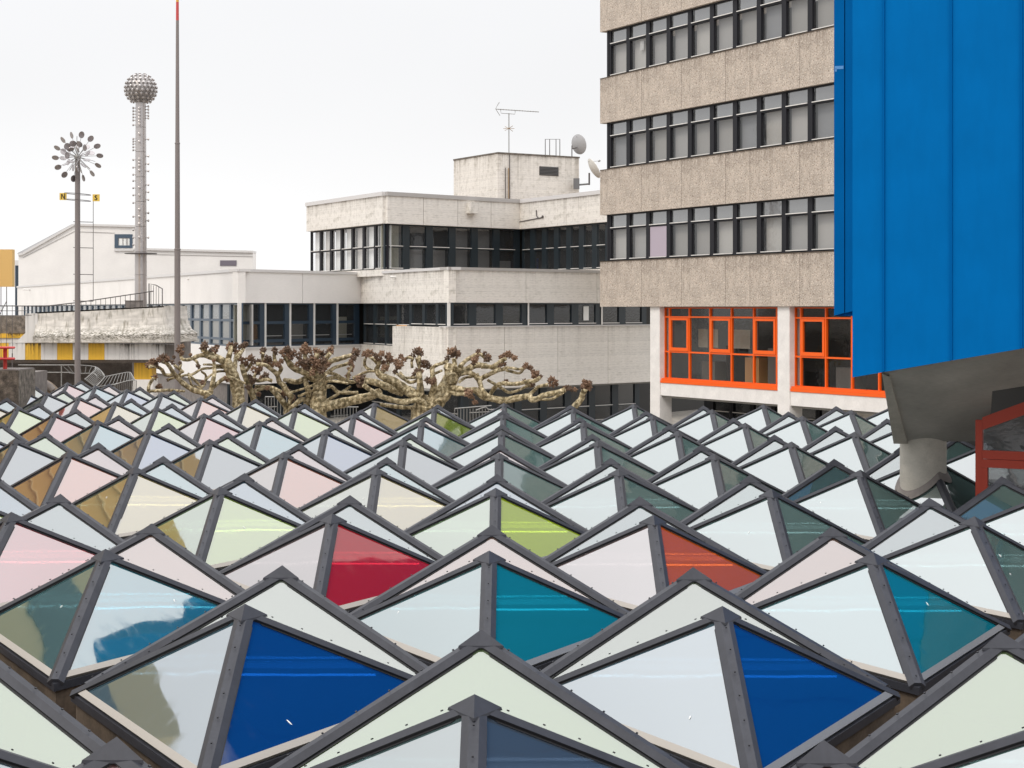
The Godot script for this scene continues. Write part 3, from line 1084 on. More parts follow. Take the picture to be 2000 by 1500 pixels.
func upper_storey(b: Node) -> void:
	var pts := [Vector3(-9.49, 0, -79.5), Vector3(-5.36, 0, -72), Vector3(0.40, 0, -77.3), Vector3(3.69, 0, -71.3)]
	var bottom := 1.68
	var fas := 3.624
	var top := 4.80
	var keys := [["white", M.dark_frame, M.pane_clear], ["front", M.green_frame, M.pane], ["inner", M.green_frame, M.pane]]
	var walls := [M.board_old, M.board, M.board_mid]
	for k in 3:
		var p: Vector3 = pts[k]
		var q: Vector3 = pts[k + 1]
		if k == 2:
			q = p + (q - p) * 1.25
		var xf := along(p, q)
		var l := p.distance_to(q)
		var n: int = [1, 4, 2][k]
		for c in n:
			wall_panel("fascia_panel", xf, l * c / n + (0.0 if c == 0 else 0.03), l * (c + 1) / n, fas, top, -0.3, 0.14, walls[k], b)
		wall_panel("coping", xf, -0.05, l + 0.05, top, top + 0.17, -0.5, 0.19, M.coping if k != 1 else M.coping_grey, b)
		var bays: int = [7, 6, 8][k]
		var wide := l / bays
		var o := {"key": keys[k][0], "frame": keys[k][1], "glass": keys[k][2], "cuts": [0.505], "mull": 0.2, "left": 0.10 if k != 1 else 0.06, "right": 0.12 if k == 0 else 0.32, "bottom": 0.08, "transom": 0.09, "sill": M.sill}
		for c in bays:
			var win := window_bay(b, xf * Transform3D(Basis.IDENTITY, Vector3(wide * c, bottom, -0.06)), wide, fas - bottom, o)
			if k == 0:
				blind(win, 0.08, wide - 0.08, 0.06, 1.9, -0.22, M.sky_backing if c not in [1, 4] else M.blind[0])  # added white boards standing in for sky seen through the rooms
			elif k == 1:
				blind(win, 0.06, wide - 0.3, 0.06, [1.9, 0.9, 0.9, 1.88, 1.88, 0.5][c], -0.3, M.room_grey if c > 0 else M.curtain)
			elif c == 0:
				blind(win, 0.5, 0.78, 0.1, 0.62, -0.4, mat(Color(0.01, 0.05, 0.25), 0.6), "blue_bin")
		wall_panel("base_ledge", xf, -0.2, l + 0.2, top - 3.4, bottom, -0.5, 0.16, M.board_old if k != 1 else M.board, b)
	var rf := MB.new()
	var poly := PackedVector2Array([Vector2(-9.4, -79.5), Vector2(-5.36, -72.2), Vector2(0.40, -77.5), Vector2(4.4, -70.2), Vector2(12, -78), Vector2(2, -92)])
	rf.prism(poly, -4.78, -3.64)
	inner_core(poly, 1.4, 3.7, M.interior, b)
	part("upper_roof", rf, M.deck, b, Transform3D(Basis(Vector3(1, 0, 0), Vector3(0, 0, 1), Vector3(0, -1, 0)), Vector3.ZERO))
	var vent := MB.new()
	vent.box(Vector3(-0.25, -0.24, 0), Vector3(0.25, 0.24, 0.28))
	var xf1 := along(pts[1], pts[2])
	var vb := thing("wall_vent_box", "small pale concrete vent box hanging on the fascia of the white upper storey", "vent", "", xf1 * Vector3(4.66, 4.45, 0.145))
	vb.basis = xf1.basis
	part("box", vent, M.board_mid, vb)
	var gr := MB.new()
	gr.box(Vector3(0.252, -0.16, 0.04), Vector3(0.262, 0.22, 0.24))
	part("grille", gr, M.dark_frame, vb)
	# lift house on the upper roof
	var lh := thing("roof_plant_house", "streaked pale concrete box with a louvre on top of the white building", "plant house")
	var q0 := Vector3(-3.02, 0, -88.0)
	var q1 := Vector3(-0.70, 0, -84.0)
	var q2 := Vector3(3.42, 0, -86.6)
	var xa := along(q0, q1)
	var xb := along(q1, q2)
	wall_panel("side_wall", xa, 0, q0.distance_to(q1), 4.7, 7.68, -0.3, 0, M.board_old, lh)
	wall_panel("front_wall", xb, 0, q1.distance_to(q2), 4.7, 7.68, -0.3, 0, M.board_mid, lh)
	var rp := MB.new()
	rp.prism(PackedVector2Array([Vector2(-3.05, -88.0), Vector2(-0.70, -83.95), Vector2(3.46, -86.6), Vector2(1.1, -90.6)]), -7.76, -7.685)
	part("roof_edge", rp, M.old_grey, lh, Transform3D(Basis(Vector3(1, 0, 0), Vector3(0, 0, 1), Vector3(0, -1, 0)), Vector3.ZERO))
	var lv := MB.new()
	lv.box(Vector3(2.45, 6.72, 0.0), Vector3(3.60, 7.17, 0.02))
	var louvre := part("louvre", lv, M.black, lh, xb)
	for k in 6:
		var sl := MB.new()
		sl.obox(Vector3(2.47, 6.745 + k * 0.07, 0.022), Vector3(1.11, 0, 0), Vector3(0, 0.03, 0.03), Vector3(0, 0.012, -0.012))
		part("slat", sl, M.rail_grey, louvre)
	for k in [0.42, 0.60, 0.66]:
		var pipe := MB.new()
		pipe.tube([Vector3(k, 4.85, 0.05), Vector3(k, 7.0 + (0.66 if k == 0.66 else 0.0), 0.05)], [0.022, 0.022], 6)
		part("pipe", pipe, M.brown if k == 0.60 else M.iron, lh, xb)


# ---------------------------------------------------------------- roof furniture
func stick(called: String, p: Vector3, q: Vector3, r: float, m: Material, parent: Node, sides := 6) -> MeshInstance3D:
	var mb := MB.new()
	mb.tube([p, q], [r, r], sides)
	return part(called, mb, m, parent)


func dish(o: Node3D, r: float, m: Material, toward: Vector3, centre: Vector3) -> void:
	var prof := []
	for k in 9:
		var t := k / 8.0
		prof.append(Vector2(r * t, 0.24 * r * t * t))
	for k in range(8, -1, -1):
		var t2 := k / 8.0
		prof.append(Vector2(r * t2 * 0.99, 0.24 * r * t2 * t2 + 0.015))
	var mb := MB.new()
	mb.lathe(prof, 28)
	var y := toward.normalized()
	var x := y.cross(Vector3.UP).normalized()
	var xf := Transform3D(Basis(x, y, x.cross(y)), centre)
	part("reflector", mb, m, o, xf)
	stick("feed_arm", xf * Vector3(0, 0.02, r * 0.8), xf * Vector3(0, r * 1.0, r * 0.35), 0.012, M.galv, o)
	var f := MB.new()
	f.lathe([Vector2(0, -0.05), Vector2(0.045, -0.05), Vector2(0.05, 0.06), Vector2(0, 0.06)], 10)
	part("feed_horn", f, M.galv, o, Transform3D(xf.basis, xf * Vector3(0, r * 1.0, r * 0.35)))


func roof_furniture() -> void:
	var z := 85.5
	var base := at(994, 303, z)
	var a := thing("tv_antenna", "slim mast with a long comb antenna above the pale roof box", "antenna", "", base)
	var up := func(py: float) -> float: return (303.0 - py) / FOC * z
	stick("mast", Vector3.ZERO, Vector3(0, up.call(221.0), 0), 0.028, M.galv, a)
	var boom_a := Vector3((968 - 994) / FOC * z, up.call(213.0), 0)
	var boom_b := Vector3((1052 - 994) / FOC * z, up.call(219.0), 0.1)
	stick("boom", boom_a, boom_b, 0.022, M.galv, a)
	for k in 15:
		var p := boom_a.lerp(boom_b, 0.12 + 0.88 * k / 14.0)
		stick("element", p + Vector3(0, 0, -0.22), p + Vector3(0.0, 0.0, 0.22), 0.009, M.galv, a, 5)
	for s in [-1.0, 1.0]:
		stick("corner_reflector", boom_a, boom_a + Vector3(0.22 if s < 0 else 0.16, s * 0.34, 0), 0.010, M.galv, a, 5)
		stick("corner_reflector", boom_a + Vector3(0, 0, 0.2), boom_a + Vector3(0.22, s * 0.34, 0.2), 0.008, M.galv, a, 5)
	var loop := MB.new()
	loop.tube([Vector3(-0.42, up.call(213.5), 0), Vector3(-0.40, up.call(221.0), 0), Vector3(0.30, up.call(223.0), 0), Vector3(0.32, up.call(216.0), 0)], [0.015, 0.015, 0.015, 0.015], 5)
	part("boom_brace", loop, M.galv, a)
	for k in 8:
		var t := TAU * k / 8.0
		stick("dipole_rod", Vector3(0, up.call(251.0), 0), Vector3(cos(t) * 0.28, up.call(251.0) + 0.12 * sin(t * 2.0), sin(t) * 0.28), 0.013, M.brown, a, 5)
	var g := thing("roof_hatch_guard", "two thin steel hoops guarding a hatch on the pale roof box", "guard rail", "", at(1080, 303, z))
	for h in [[-15.0, 6.0, 31.0, 0.0], [-6.0, 14.0, 33.0, -0.5]]:
		var x0: float = h[0] / FOC * z
		var x1: float = h[1] / FOC * z
		var y: float = h[2] / FOC * z
		var mb := MB.new()
		mb.tube([Vector3(x0, -0.1, h[3]), Vector3(x0, y, h[3]), Vector3(x1, y, h[3]), Vector3(x1, -0.1, h[3])], [0.022, 0.022, 0.022, 0.022], 5)
		part("hoop", mb, M.iron, g)
	var d1 := thing("satellite_dish", "grey satellite dish seen from behind, standing on the corner of the roof box", "satellite dish", "", at(1117, 308, 86.4))
	stick("post", Vector3(0, -0.05, 0), Vector3(0, 0.62, 0), 0.03, M.iron, d1)
	stick("bracket", Vector3(0, 0.45, 0), Vector3(0.28, 0.52, 0.02), 0.03, M.iron, d1)
	dish(d1, 0.52, M.dish_grey, Vector3(0.80, 0.25, -0.75), Vector3(0.27, 0.66, 0.0))
	var d2 := thing("satellite_dish", "cream satellite dish tilted on a wall arm beside the grey bracket box", "satellite dish", "", at(1120, 359, 86.0))
	var bb := MB.new()
	bb.box(Vector3(0.0, -0.27, -0.15), Vector3(0.30, 0.27, 0.15))
	part("bracket_box", bb, M.rail_grey, d2)
	stick("arm", Vector3(0.3, -0.05, 0), Vector3(0.82, 0.0, 0), 0.05, M.rail_grey, d2)
	stick("arm_post", Vector3(0.80, -0.06, 0), Vector3(0.80, 0.55, 0), 0.05, M.iron, d2)
	dish(d2, 0.56, M.dish_white, Vector3(0.85, 0.50, -0.25), Vector3(0.93, 0.72, 0.0))
	# small lamps on the white walls
	var spots := [[186.0, 205.0, 556.0, 97.0, "white bar lamp on the long fascia left of the disc pole"], [368.0, 389.0, 545.0, 75.5, "white bar lamp on the long fascia right of the flagpole"], [763.0, 785.0, 541.0, 70.6, "white bar lamp on the stained fascia right of the inner corner"], [47.0, 60.0, 565.5, 115.0, "white bar lamp at the far left end of the long fascia"]]
	for s in spots:
		var p := at(s[0], s[2], s[3])
		var q := at(s[1], s[2], s[3])
		var l := thing("wall_lamp", s[4], "lamp", "bar lamps along the white fascia", p)
		var mb := MB.new()
		mb.tube([Vector3(0, 0, 0.2), Vector3(q.x - p.x, 0, 0.2)], [0.05, 0.05], 8)
		part("tube", mb, M.sill, l)
		stick("arm", Vector3(q.x - p.x - 0.05, -0.03, 0.2), Vector3(q.x - p.x - 0.05, -0.05, -0.6), 0.03, M.rail_grey, l)
	var wx := along(Vector3(0.40, 0, -77.3), Vector3(3.69, 0, -71.3))
	var cable := thing("wall_cable", "dark cable hooked across the stained upper fascia", "cable")
	var cb := MB.new()
	cb.tube([Vector3(0.05, 3.95, 0.16), Vector3(1.5, 4.02, 0.16), Vector3(2.2, 4.05, 0.16), Vector3(2.35, 4.1, 0.2)], [0.02, 0.02, 0.025, 0.05], 6)
	cb.tube([Vector3(1.9, 4.05, 0.17), Vector3(1.75, 4.15, 0.17), Vector3(1.72, 4.4, 0.17)], [0.025, 0.025, 0.03], 6)
	part("cable_run", cb, M.iron, cable, wx)


# ---------------------------------------------------------------- far hall
func hall() -> void:
	var z := 130.0
	var b := thing("hall_building", "pale windowless hall with a sloping roof line behind the long white fascia", "building", "", Vector3(0, 0, -z))
	var pt := func(px: float, py: float) -> Vector2: return Vector2((px - 1000.0) / FOC * z, (HOR - py) / FOC * z)
	var poly := PackedVector2Array([pt.call(36.0, 700.0), pt.call(494.0, 700.0), pt.call(494.0, 493.0), pt.call(264.0, 487.5), pt.call(264.0, 443.0), pt.call(145.0, 440.0), pt.call(45.0, 497.0), pt.call(36.0, 499.0)])
	var mb := MB.new()
	mb.prism(poly, -1.6, 0.0)
	part("wall", mb, M.render_wall, b)
	for e in [[36.0, 499.0, 45.0, 497.0], [45.0, 497.0, 145.0, 440.0], [145.0, 440.0, 264.5, 443.0], [263.0, 487.5, 494.5, 493.0]]:
		var p: Vector2 = pt.call(e[0], e[1])
		var q: Vector2 = pt.call(e[2], e[3])
		var t := MB.new()
		t.bar(Vector3(p.x, p.y + 0.05, -0.75), Vector3(q.x, q.y + 0.05, -0.75), 1.8, 0.16)
		part("roof_edge", t, M.coping, b)
	for e in [[45.0, 503.0, 145.0, 452.0], [145.0, 452.0, 224.0, 455.0], [264.5, 496.0, 494.0, 501.0]]:
		var p2: Vector2 = pt.call(e[0], e[1])
		var q2: Vector2 = pt.call(e[2], e[3])
		var t2 := MB.new()
		t2.bar(Vector3(p2.x, p2.y, 0.02), Vector3(q2.x, q2.y, 0.02), 0.04, 0.035)
		part("cladding_seam", t2, M.coping_grey, b)
	var sr := MB.new()
	var a0: Vector2 = pt.call(24.0, 497.0)
	var a1: Vector2 = pt.call(131.0, 440.0)
	sr.bar(Vector3(a0.x, a0.y, -2.0), Vector3(a1.x, a1.y, -2.0), 0.8, 0.35)
	part("roof_upstand", sr, M.dish_grey, b)
	var w0: Vector2 = pt.call(224.0, 484.5)
	var w1: Vector2 = pt.call(259.0, 457.5)
	var win := window_bay(b, Transform3D(Basis.IDENTITY, Vector3(w0.x, w0.y, 0.06)), w1.x - w0.x, w1.y - w0.y, {"key": "hall", "frame": M.slate_frame, "glass": M.pane, "mull": 0.3, "left": 0.28, "right": 0.22, "top": 0.28, "bottom": 0.2})
	for k in 3:
		blind(win, 0.36 + k * 0.34, 0.58 + k * 0.34 - 0.06 * k, 0.2, 0.72, -0.04, M.poster)
	var ledge := MB.new()
	ledge.box(Vector3(w0.x - 0.02, w0.y - 0.22, 0.0), Vector3(w1.x + 0.1, w0.y - 0.08, 0.12))
	part("window_ledge", ledge, M.coping, b)
	var v0: Vector2 = pt.call(430.0, 519.0)
	var v1: Vector2 = pt.call(462.0, 508.5)
	var lv := MB.new()
	lv.box(Vector3(v0.x, v0.y, 0.0), Vector3(v1.x, v1.y, 0.05))
	part("louvre", lv, mat(Color(0.16, 0.14, 0.17), 0.6), b)
	var e0: Vector2 = pt.call(22.0, 600.0)
	var e1: Vector2 = pt.call(33.0, 500.0)
	var en := MB.new()
	en.box(Vector3(e0.x, e0.y - 2, -6.0), Vector3(e1.x + 0.1, e1.y - 0.7, -1.0))
	part("glazed_stair", en, M.navy_frame, b)
	var et := MB.new()
	et.box(Vector3(e0.x, e1.y - 0.7, -6.0), Vector3(e1.x + 0.1, e1.y - 0.3, -0.9))
	part("stair_fascia", et, M.coping, b)


# ---------------------------------------------------------------- blue-clad hall on the right
func blue_hall() -> void:
	var b := thing("blue_clad_building", "bright blue sheet-metal building with a dark concrete underside on a round column", "building")
	var p0 := at(1665, 737, 21.0)
	var xf := along(p0, p0 + Vector3(0.866, 0, 0.5))
	var low := func(u: float) -> float: return p0.y + 0.184 * minf(u, 7.0)
	var cuts := [0.0]
	var u := 0.40
	while u < 13.5:
		cuts.append(u)
		u += 0.83
	for k in cuts.size() - 1:
		var a: float = cuts[k] + (0.0 if k == 0 else 0.010)
		var c: float = cuts[k + 1] - 0.010
		var mb := MB.new()
		mb.prism(PackedVector2Array([Vector2(0, low.call(a)), Vector2(c - a, low.call(c)), Vector2(c - a, 8.4), Vector2(0, 8.4)]), -0.05, 0.0)
		part("cladding_panel", mb, M.blue, b, xf * Transform3D(Basis.IDENTITY, Vector3(a, 0, 0)))
		if k > 0:
			var sm := MB.new()
			sm.box(Vector3(-0.018, low.call(a) + 0.004, -0.02), Vector3(0.012, 8.4, 0.022))
			part("standing_seam", sm, M.blue_dark, b, xf * Transform3D(Basis.IDENTITY, Vector3(a - 0.010, 0, 0)))
	var bk := MB.new()
	bk.prism(PackedVector2Array([Vector2(0.01, low.call(0.0) + 0.03), Vector2(7.0, low.call(7.0) + 0.03), Vector2(13.4, low.call(13.4) + 0.03), Vector2(13.4, 8.5), Vector2(0.01, 8.5)]), -4.0, -0.055)
	part("core", bk, M.blue_dark, b, xf)
	# narrow blue flank set back behind it
	var q0 := at(1629, 612, 21.9)
	var yf := along(q0, q0 + Vector3(0.95, 0, 0.31))
	var w := 0.142
	for k in 4:
		var y0 := (HOR - (616.5 - 5.2 * k)) / FOC * 21.9
		var mb2 := MB.new()
		mb2.prism(PackedVector2Array([Vector2(0, y0), Vector2(w - 0.012, y0 + 0.035), Vector2(w - 0.012, 7.2), Vector2(0, 7.2)]), -0.04, 0.0)
		part("flank_panel", mb2, M.blue, b, yf * Transform3D(Basis.IDENTITY, Vector3(w * k, 0, 0)))
	var fb := MB.new()
	fb.box(Vector3(0.03, -0.09, -2.0), Vector3(2.0, 7.2, -0.045))
	part("flank_core", fb, M.blue_dark, b, yf)
	var sc := MB.new()
	sc.box(Vector3(0.01, 3.09, 0.001), Vector3(0.12, 3.13, 0.004))
	sc.box(Vector3(0.01, 3.06, 0.001), Vector3(0.035, 3.10, 0.004))
	part("scratch", sc, M.blue_pale, b, yf)
	# sloping concrete underside
	var s0 := xf * Vector3(0.34, low.call(0.34) + 0.02, -0.10)
	var s3 := xf * Vector3(7.0, low.call(7.0) + 0.02, -0.10)
	var s1 := at(1745, 862, 23.3)
	var plane := Plane(s0, s3, s1)
	var on := func(px: float, py: float) -> Vector3: return plane.intersects_ray(Vector3.ZERO, at(px, py, 1.0))
	var e1: Vector3 = on.call(1905.0, 862.0)
	var e2: Vector3 = on.call(1935.0, 806.0)
	var e3: Vector3 = on.call(1938.0, 764.0)
	var out := plane.normal if plane.normal.dot(-s0) > 0 else -plane.normal
	var sf := MB.new()
	var slab := func(c: Array) -> void:
		for k in range(1, c.size() - 1):
			sf.tri(c[0], c[k], c[k + 1], out)
			sf.tri(c[0] - out * 0.3, c[k] - out * 0.3, c[k + 1] - out * 0.3, -out)
		for k in c.size():
			var m0: Vector3 = c[k]
			var m1: Vector3 = c[(k + 1) % c.size()]
			sf.quad(m0 - out * 0.3, m1 - out * 0.3, m1, m0, (m0 + m1) * 0.5 - (c[0] + c[2]) * 0.5)
	slab.call([s0, s1, e1, e2, e3])
	slab.call([s0, e3, s3])
	var f1: Vector3 = e3 + (s3 - s0) * 0.75
	slab.call([e3, f1, s3])
	part("soffit", sf, M.soffit, b)
	var eb := MB.new()
	var t0: Vector3 = on.call(1737.0, 731.0)
	var t1: Vector3 = on.call(1772.0, 862.0)
	var lift := out * 0.035
	eb.quad(s0 + lift, s1 + lift, t1 + lift, t0 + lift, out)
	eb.quad(s0, s1, s1 + lift, s0 + lift, (s0 - t0))
	eb.quad(t0, t1, t1 + lift, t0 + lift, (t0 - s0))
	part("edge_beam", eb, M.column, b)
	var foot := at(1803, 862, 23.45)
	var cl := MB.new()
	cl.lathe([Vector2(0.315, -3.3), Vector2(0.315, foot.y + 0.25)], 40, Vector3(foot.x, 0, foot.z))
	part("round_column", cl, M.column, b)
	var wl := MB.new()
	wl.box(Vector3(7.1, -3.2, -29.0), Vector3(16.0, -0.5, -28.6))
	part("inner_wall", wl, M.interior, b)
	var fl := MB.new()
	fl.prism(PackedVector2Array([Vector2(6.9, -24.5), Vector2(16, -22), Vector2(16, -28.8), Vector2(8.2, -28.8)]), -1.2, -0.6)
	part("upper_floor", fl, M.interior, b, Transform3D(Basis(Vector3(1, 0, 0), Vector3(0, 0, 1), Vector3(0, -1, 0)), Vector3.ZERO))
	# collar where the column goes through a skylight
	var co := thing("column_collar", "grey sealing collar round the foot of the concrete column on a skylight", "collar", "", Vector3(foot.x, -2.62, foot.z))
	var cm := MB.new()
	var apex := tip(-1, 6, false)
	var hull := func(x: float, zz: float) -> float:   # the skylight's surface under a place, seen from the collar's own origin
		var q := Vector2(x + foot.x - apex.x, zz + foot.z - apex.z)
		var far := -9.0
		for k in 3:
			var t := PI + TAU * k / 3.0
			far = maxf(far, q.dot(Vector2(sin(t), cos(t))))
		return apex.y - 0.048 - H / IR * far + 2.62
	for k in 48:
		var v := []
		for e in [k, k + 1]:
			var dd := Vector2(cos(TAU * e / 48.0), sin(TAU * e / 48.0))
			for rr in [[0.316, 0.09], [0.335, 0.075], [0.385, 0.03]]:
				v.append(Vector3(dd.x * rr[0], hull.call(dd.x * rr[0], dd.y * rr[0]) + rr[1], dd.y * rr[0]))
		cm.quad(v[0], v[1], v[4], v[3], Vector3.UP)
		cm.quad(v[1], v[2], v[5], v[4], Vector3.UP)
	part("flange", cm, M.dark_grey, co)
	red_glazing()


func red_glazing() -> void:
	var b := thing("red_glazed_front", "red-framed glass front tucked under the blue building beside the column", "glazing")
	var p := at(1905, 830, 22.0)
	var xf := along(p, p + Vector3(0.866, 0, 0.5))
	var bot := -2.9
	var rise := 0.40
	var rail := func(called: String, u0: float, u1: float, y0: float, y1: float, slope: float, w0: float, w1: float) -> void:
		var mb := MB.new()
		mb.prism(PackedVector2Array([Vector2(u0, y0 + slope * u0), Vector2(u1, y0 + slope * u1), Vector2(u1, y1 + slope * u1), Vector2(u0, y1 + slope * u0)]), w0, w1)
		part(called, mb, M.red_frame, b, xf)
	rail.call("post", 0.0, 0.085, bot, -1.435, 0.0, -0.08, 0.0)
	rail.call("post", 1.9, 2.0, bot, -0.7, 0.0, -0.08, 0.0)
	rail.call("post", 3.9, 4.0, bot, 0.1, 0.0, -0.08, 0.0)
	rail.call("top_rail", 0.087, 4.0, -1.60, -1.435, rise, -0.07, -0.002)
	rail.call("middle_rail", 0.087, 4.0, -1.935, -1.825, 0.0, -0.07, -0.002)
	rail.call("casement_rail", 0.087, 1.9, -2.045, -1.94, 0.0, -0.05, 0.01)
	rail.call("casement_stile", 0.087, 0.155, bot, -2.047, 0.0, -0.05, 0.01)
	for g in [[0.087, 1.9, -1.825, -1.60, rise], [2.0, 3.9, -1.825, -1.60, rise], [0.155, 1.9, bot, -2.045, 0.0], [2.0, 3.9, bot, -1.935, 0.0]]:
		var mb := MB.new()
		var y1: float = g[3]
		mb.quad(Vector3(g[0], g[2], -0.03), Vector3(g[1], g[2], -0.03), Vector3(g[1], y1 + g[4] * g[1], -0.03), Vector3(g[0], y1 + g[4] * g[0], -0.03), Vector3(0, 0, 1))
		part("pane", mb, M.pane_sky if y1 < -1.7 else M.pane, b, xf)


# ---------------------------------------------------------------- ramp, stripes and terrace on the left
func terrace() -> void:
	var z := 62.0
	# flared parapet of the ramp
	var r := thing("ramp_parapet", "stained white concrete parapet with a flared black-spotted lip around the ball column", "parapet")
	var prof := [Vector2(0.0, 0.0), Vector2(0.0, 0.10), Vector2(0.02, 0.35), Vector2(0.08, 0.58), Vector2(0.20, 0.76), Vector2(0.38, 0.86), Vector2(0.40, 0.88), Vector2(0.40, 1.12), Vector2(0.36, 1.14)]
	var path := []
	for k in 9:
		var t := k / 8.0
		path.append([at(lerpf(70, 318, t), 0, z).x, -z, lerpf(610.0, 598.0, t), Vector3(0, 0, 1)])
	for k in range(1, 9):
		var a := PI * 0.5 * k / 8.0
		var c := at(318, 0, z)
		path.append([c.x + sin(a) * 0.12, -z - 0.12 + cos(a) * 0.12, 598.0 - 1.0 * k / 8.0, Vector3(sin(a), 0, cos(a))])
	path.append([path[-1][0], -z - 4.0, 597.0, Vector3(1, 0, 0)])
	var mb := MB.new()
	for k in path.size() - 1:
		for m in prof.size() - 1:
			var v := []
			for e in [[k, m], [k + 1, m], [k + 1, m + 1], [k, m + 1]]:
				var q: Array = path[e[0]]
				var pr: Vector2 = prof[e[1]]
				var tall: float = (HOR - q[2]) / FOC * z
				var y: float = lerpf(tall, (HOR - 669.5) / FOC * z, pr.y / 1.14)
				v.append(Vector3(q[0], y, q[1]) + q[3] * pr.x)
			var n: Vector3 = path[k][3] + Vector3(0, 0.05 if m < 6 else -0.2, 0)
			var u0 := float(k) / 11.0
			var u1 := float(k + 1) / 11.0
			var va: float = prof[m].y / 1.14
			var vb: float = prof[m + 1].y / 1.14
			mb.tri(v[0], v[1], v[2], n, Vector2(u0, va), Vector2(u1, va), Vector2(u1, vb))
			mb.tri(v[0], v[2], v[3], n, Vector2(u0, va), Vector2(u1, vb), Vector2(u0, vb))
	part("flared_wall", mb, M.lichen, r)
	var cap := MB.new()
	var c0 := at(70, 610, z)
	var c1 := at(320, 597.5, z)
	cap.obox(c0 + Vector3(0, -0.05, -4.0), c1 - c0, Vector3(0, 0.05, 0), Vector3(0, 0, 4.0))
	part("platform", cap, M.old_grey, r)
	var ends := MB.new()
	var l0 := at(50, 669.5, z)
	var l1 := at(74, 612, z)
	ends.box(Vector3(l0.x, l0.y, -z - 4.0), Vector3(l1.x, l1.y, -z + 0.04))
	part("end_pier", ends, M.stripe_white, r)
	var ra := MB.new()
	var sl := at(30, 669.5, z)
	ra.prism(PackedVector2Array([Vector2(sl.x, sl.y), Vector2(l0.x, sl.y), Vector2(l0.x, at(0, 650, z).y)]), -z - 3.0, -z + 0.02)
	part("sloped_foot", ra, M.stripe_white, r)
	# dark upper wall at the far left with a yellow ledge
	var dw := thing("planter_wall", "dirty grey-brown low wall with a yellow ledge at the left edge", "wall")
	var d0 := at(-160, 651, z + 0.6)
	var d1 := at(49, 617, z + 0.6)
	var dm := MB.new()
	dm.box(Vector3(d0.x, d0.y, -z - 2.0), Vector3(d1.x, d1.y, -z - 0.6))
	part("wall_face", dm, M.old_grey, dw)
	var ym := MB.new()
	ym.box(Vector3(d0.x, at(0, 660, z + 0.6).y, -z - 2.0), Vector3(at(46, 0, z).x, d0.y - 0.002, -z - 0.5))
	part("yellow_ledge", ym, M.yellow_dirty, dw)
	var wm := MB.new()
	wm.box(Vector3(d0.x, at(0, 669.5, z + 0.6).y, -z - 2.0), Vector3(at(30, 0, z).x, at(0, 660.3, z + 0.6).y, -z - 0.55))
	part("white_foot", wm, M.stripe_white, dw)
	# striped bridge edge
	var s := thing("striped_bridge", "concrete bridge edge painted in yellow and white squares under the ramp parapet", "bridge")
	var ya := at(0, 670.3, z).y
	var yb := at(0, 702.5, z).y
	var edge := -64.0
	var kinds := ["w", "y", "y", "d", "d", "Y", "w", "y", "w", "y", "d", "D", "w", "D"]
	var xs := [-62.0, -31.0, 0.0, 18.0, 30.0, 50.0, 81.0, 112.5, 143.0, 173.5, 205.0, 234.0, 264.0, 297.0, 320.0]
	for k in xs.size() - 1:
		var kind: String = kinds[k]
		var m: Material = {"w": M.stripe_white, "y": M.yellow, "Y": M.yellow_dirty, "d": M.stripe_white, "D": M.stripe_dirty}[kind]
		var x0 := at(xs[k], 0, z).x
		var x1 := at(xs[k + 1], 0, z).x
		var q := MB.new()
		q.box(Vector3(0, 0, -0.3), Vector3(x1 - x0 - 0.006, ya - yb, 0))
		part("painted_square", q, m, s, Transform3D(Basis.IDENTITY, Vector3(x0, yb, -z + 0.06)))
	var under := MB.new()
	under.box(Vector3(at(-200, 0, z).x, yb - 0.12, -z - 5.0), Vector3(at(322, 0, z).x, ya - 0.02, -z - 0.26))
	part("slab", under, M.dark_grey, s)
	var g := at(275, 0, z)
	var pil := MB.new()
	pil.box(Vector3(at(257, 0, z).x, -4.7, -z - 1.2), Vector3(at(292, 0, z).x, yb - 0.125, -z - 0.4))
	part("pillar", pil, M.yellow, s)
	var plinth := MB.new()
	plinth.box(Vector3(at(255, 0, z).x, -4.7, -z - 1.25), Vector3(at(294, 0, z).x, at(0, 742, z).y, -z - 0.36))
	part("pillar_foot", plinth, M.white_paint, s)
	var bw := thing("underpass_wall", "dull grey wall in the shade under the striped bridge", "wall")
	var wm2 := MB.new()
	wm2.box(Vector3(at(-300, 0, 67).x, -4.7, -67.4), Vector3(at(258, 0, 67).x, -2.0, -67.0))
	part("wall_face", wm2, M.dark_grey, bw)
	# railing along the ramp
	var rl := thing("ramp_railing", "thin dark railing climbing along the top of the stained ramp parapet", "railing")
	var zr := z + 2.2
	var tops := [at(-30, 597, zr), at(88, 598, zr), at(150, 591, zr), at(300, 568.5, zr)]
	var rm := MB.new()
	rm.tube(tops, [0.022, 0.022, 0.022, 0.022], 6)
	part("handrail", rm, M.iron, rl)
	for k in 34:
		var px := -24.0 + k * 9.6
		var py := 597.5
		if px > 88:
			py = lerpf(598, 568.5, (px - 88) / 212.0)
		stick("baluster", at(px, py, zr), at(px, 618.0 - clampf(px - 60, 0, 300) * 0.04, zr), 0.011, M.iron, rl, 5)
	var lp := MB.new()
	lp.tube([at(291, 600, zr), at(291, 554, zr), at(305, 557, zr), at(317, 564, zr - 0.6), at(317, 598, zr - 0.6)], [0.022, 0.022, 0.022, 0.022, 0.022], 6)
	part("end_hoop", lp, M.iron, rl)
	for k in 4:
		var t := k / 4.0
		stick("baluster", at(295 + 20 * t, 556 + 6 * t, zr - 0.5 * t), at(295 + 20 * t, 598, zr - 0.5 * t), 0.011, M.iron, rl, 5)
	# wire fence at the left edge
	var fe := thing("wire_fence", "thin wire mesh fence with bent posts at the left edge", "fence")
	for px in [-20.0, 2.0, 13.0, 24.0]:
		stick("wire", at(px, 596, 58.0), at(px, 700, 58.0), 0.010, M.iron, fe, 5)
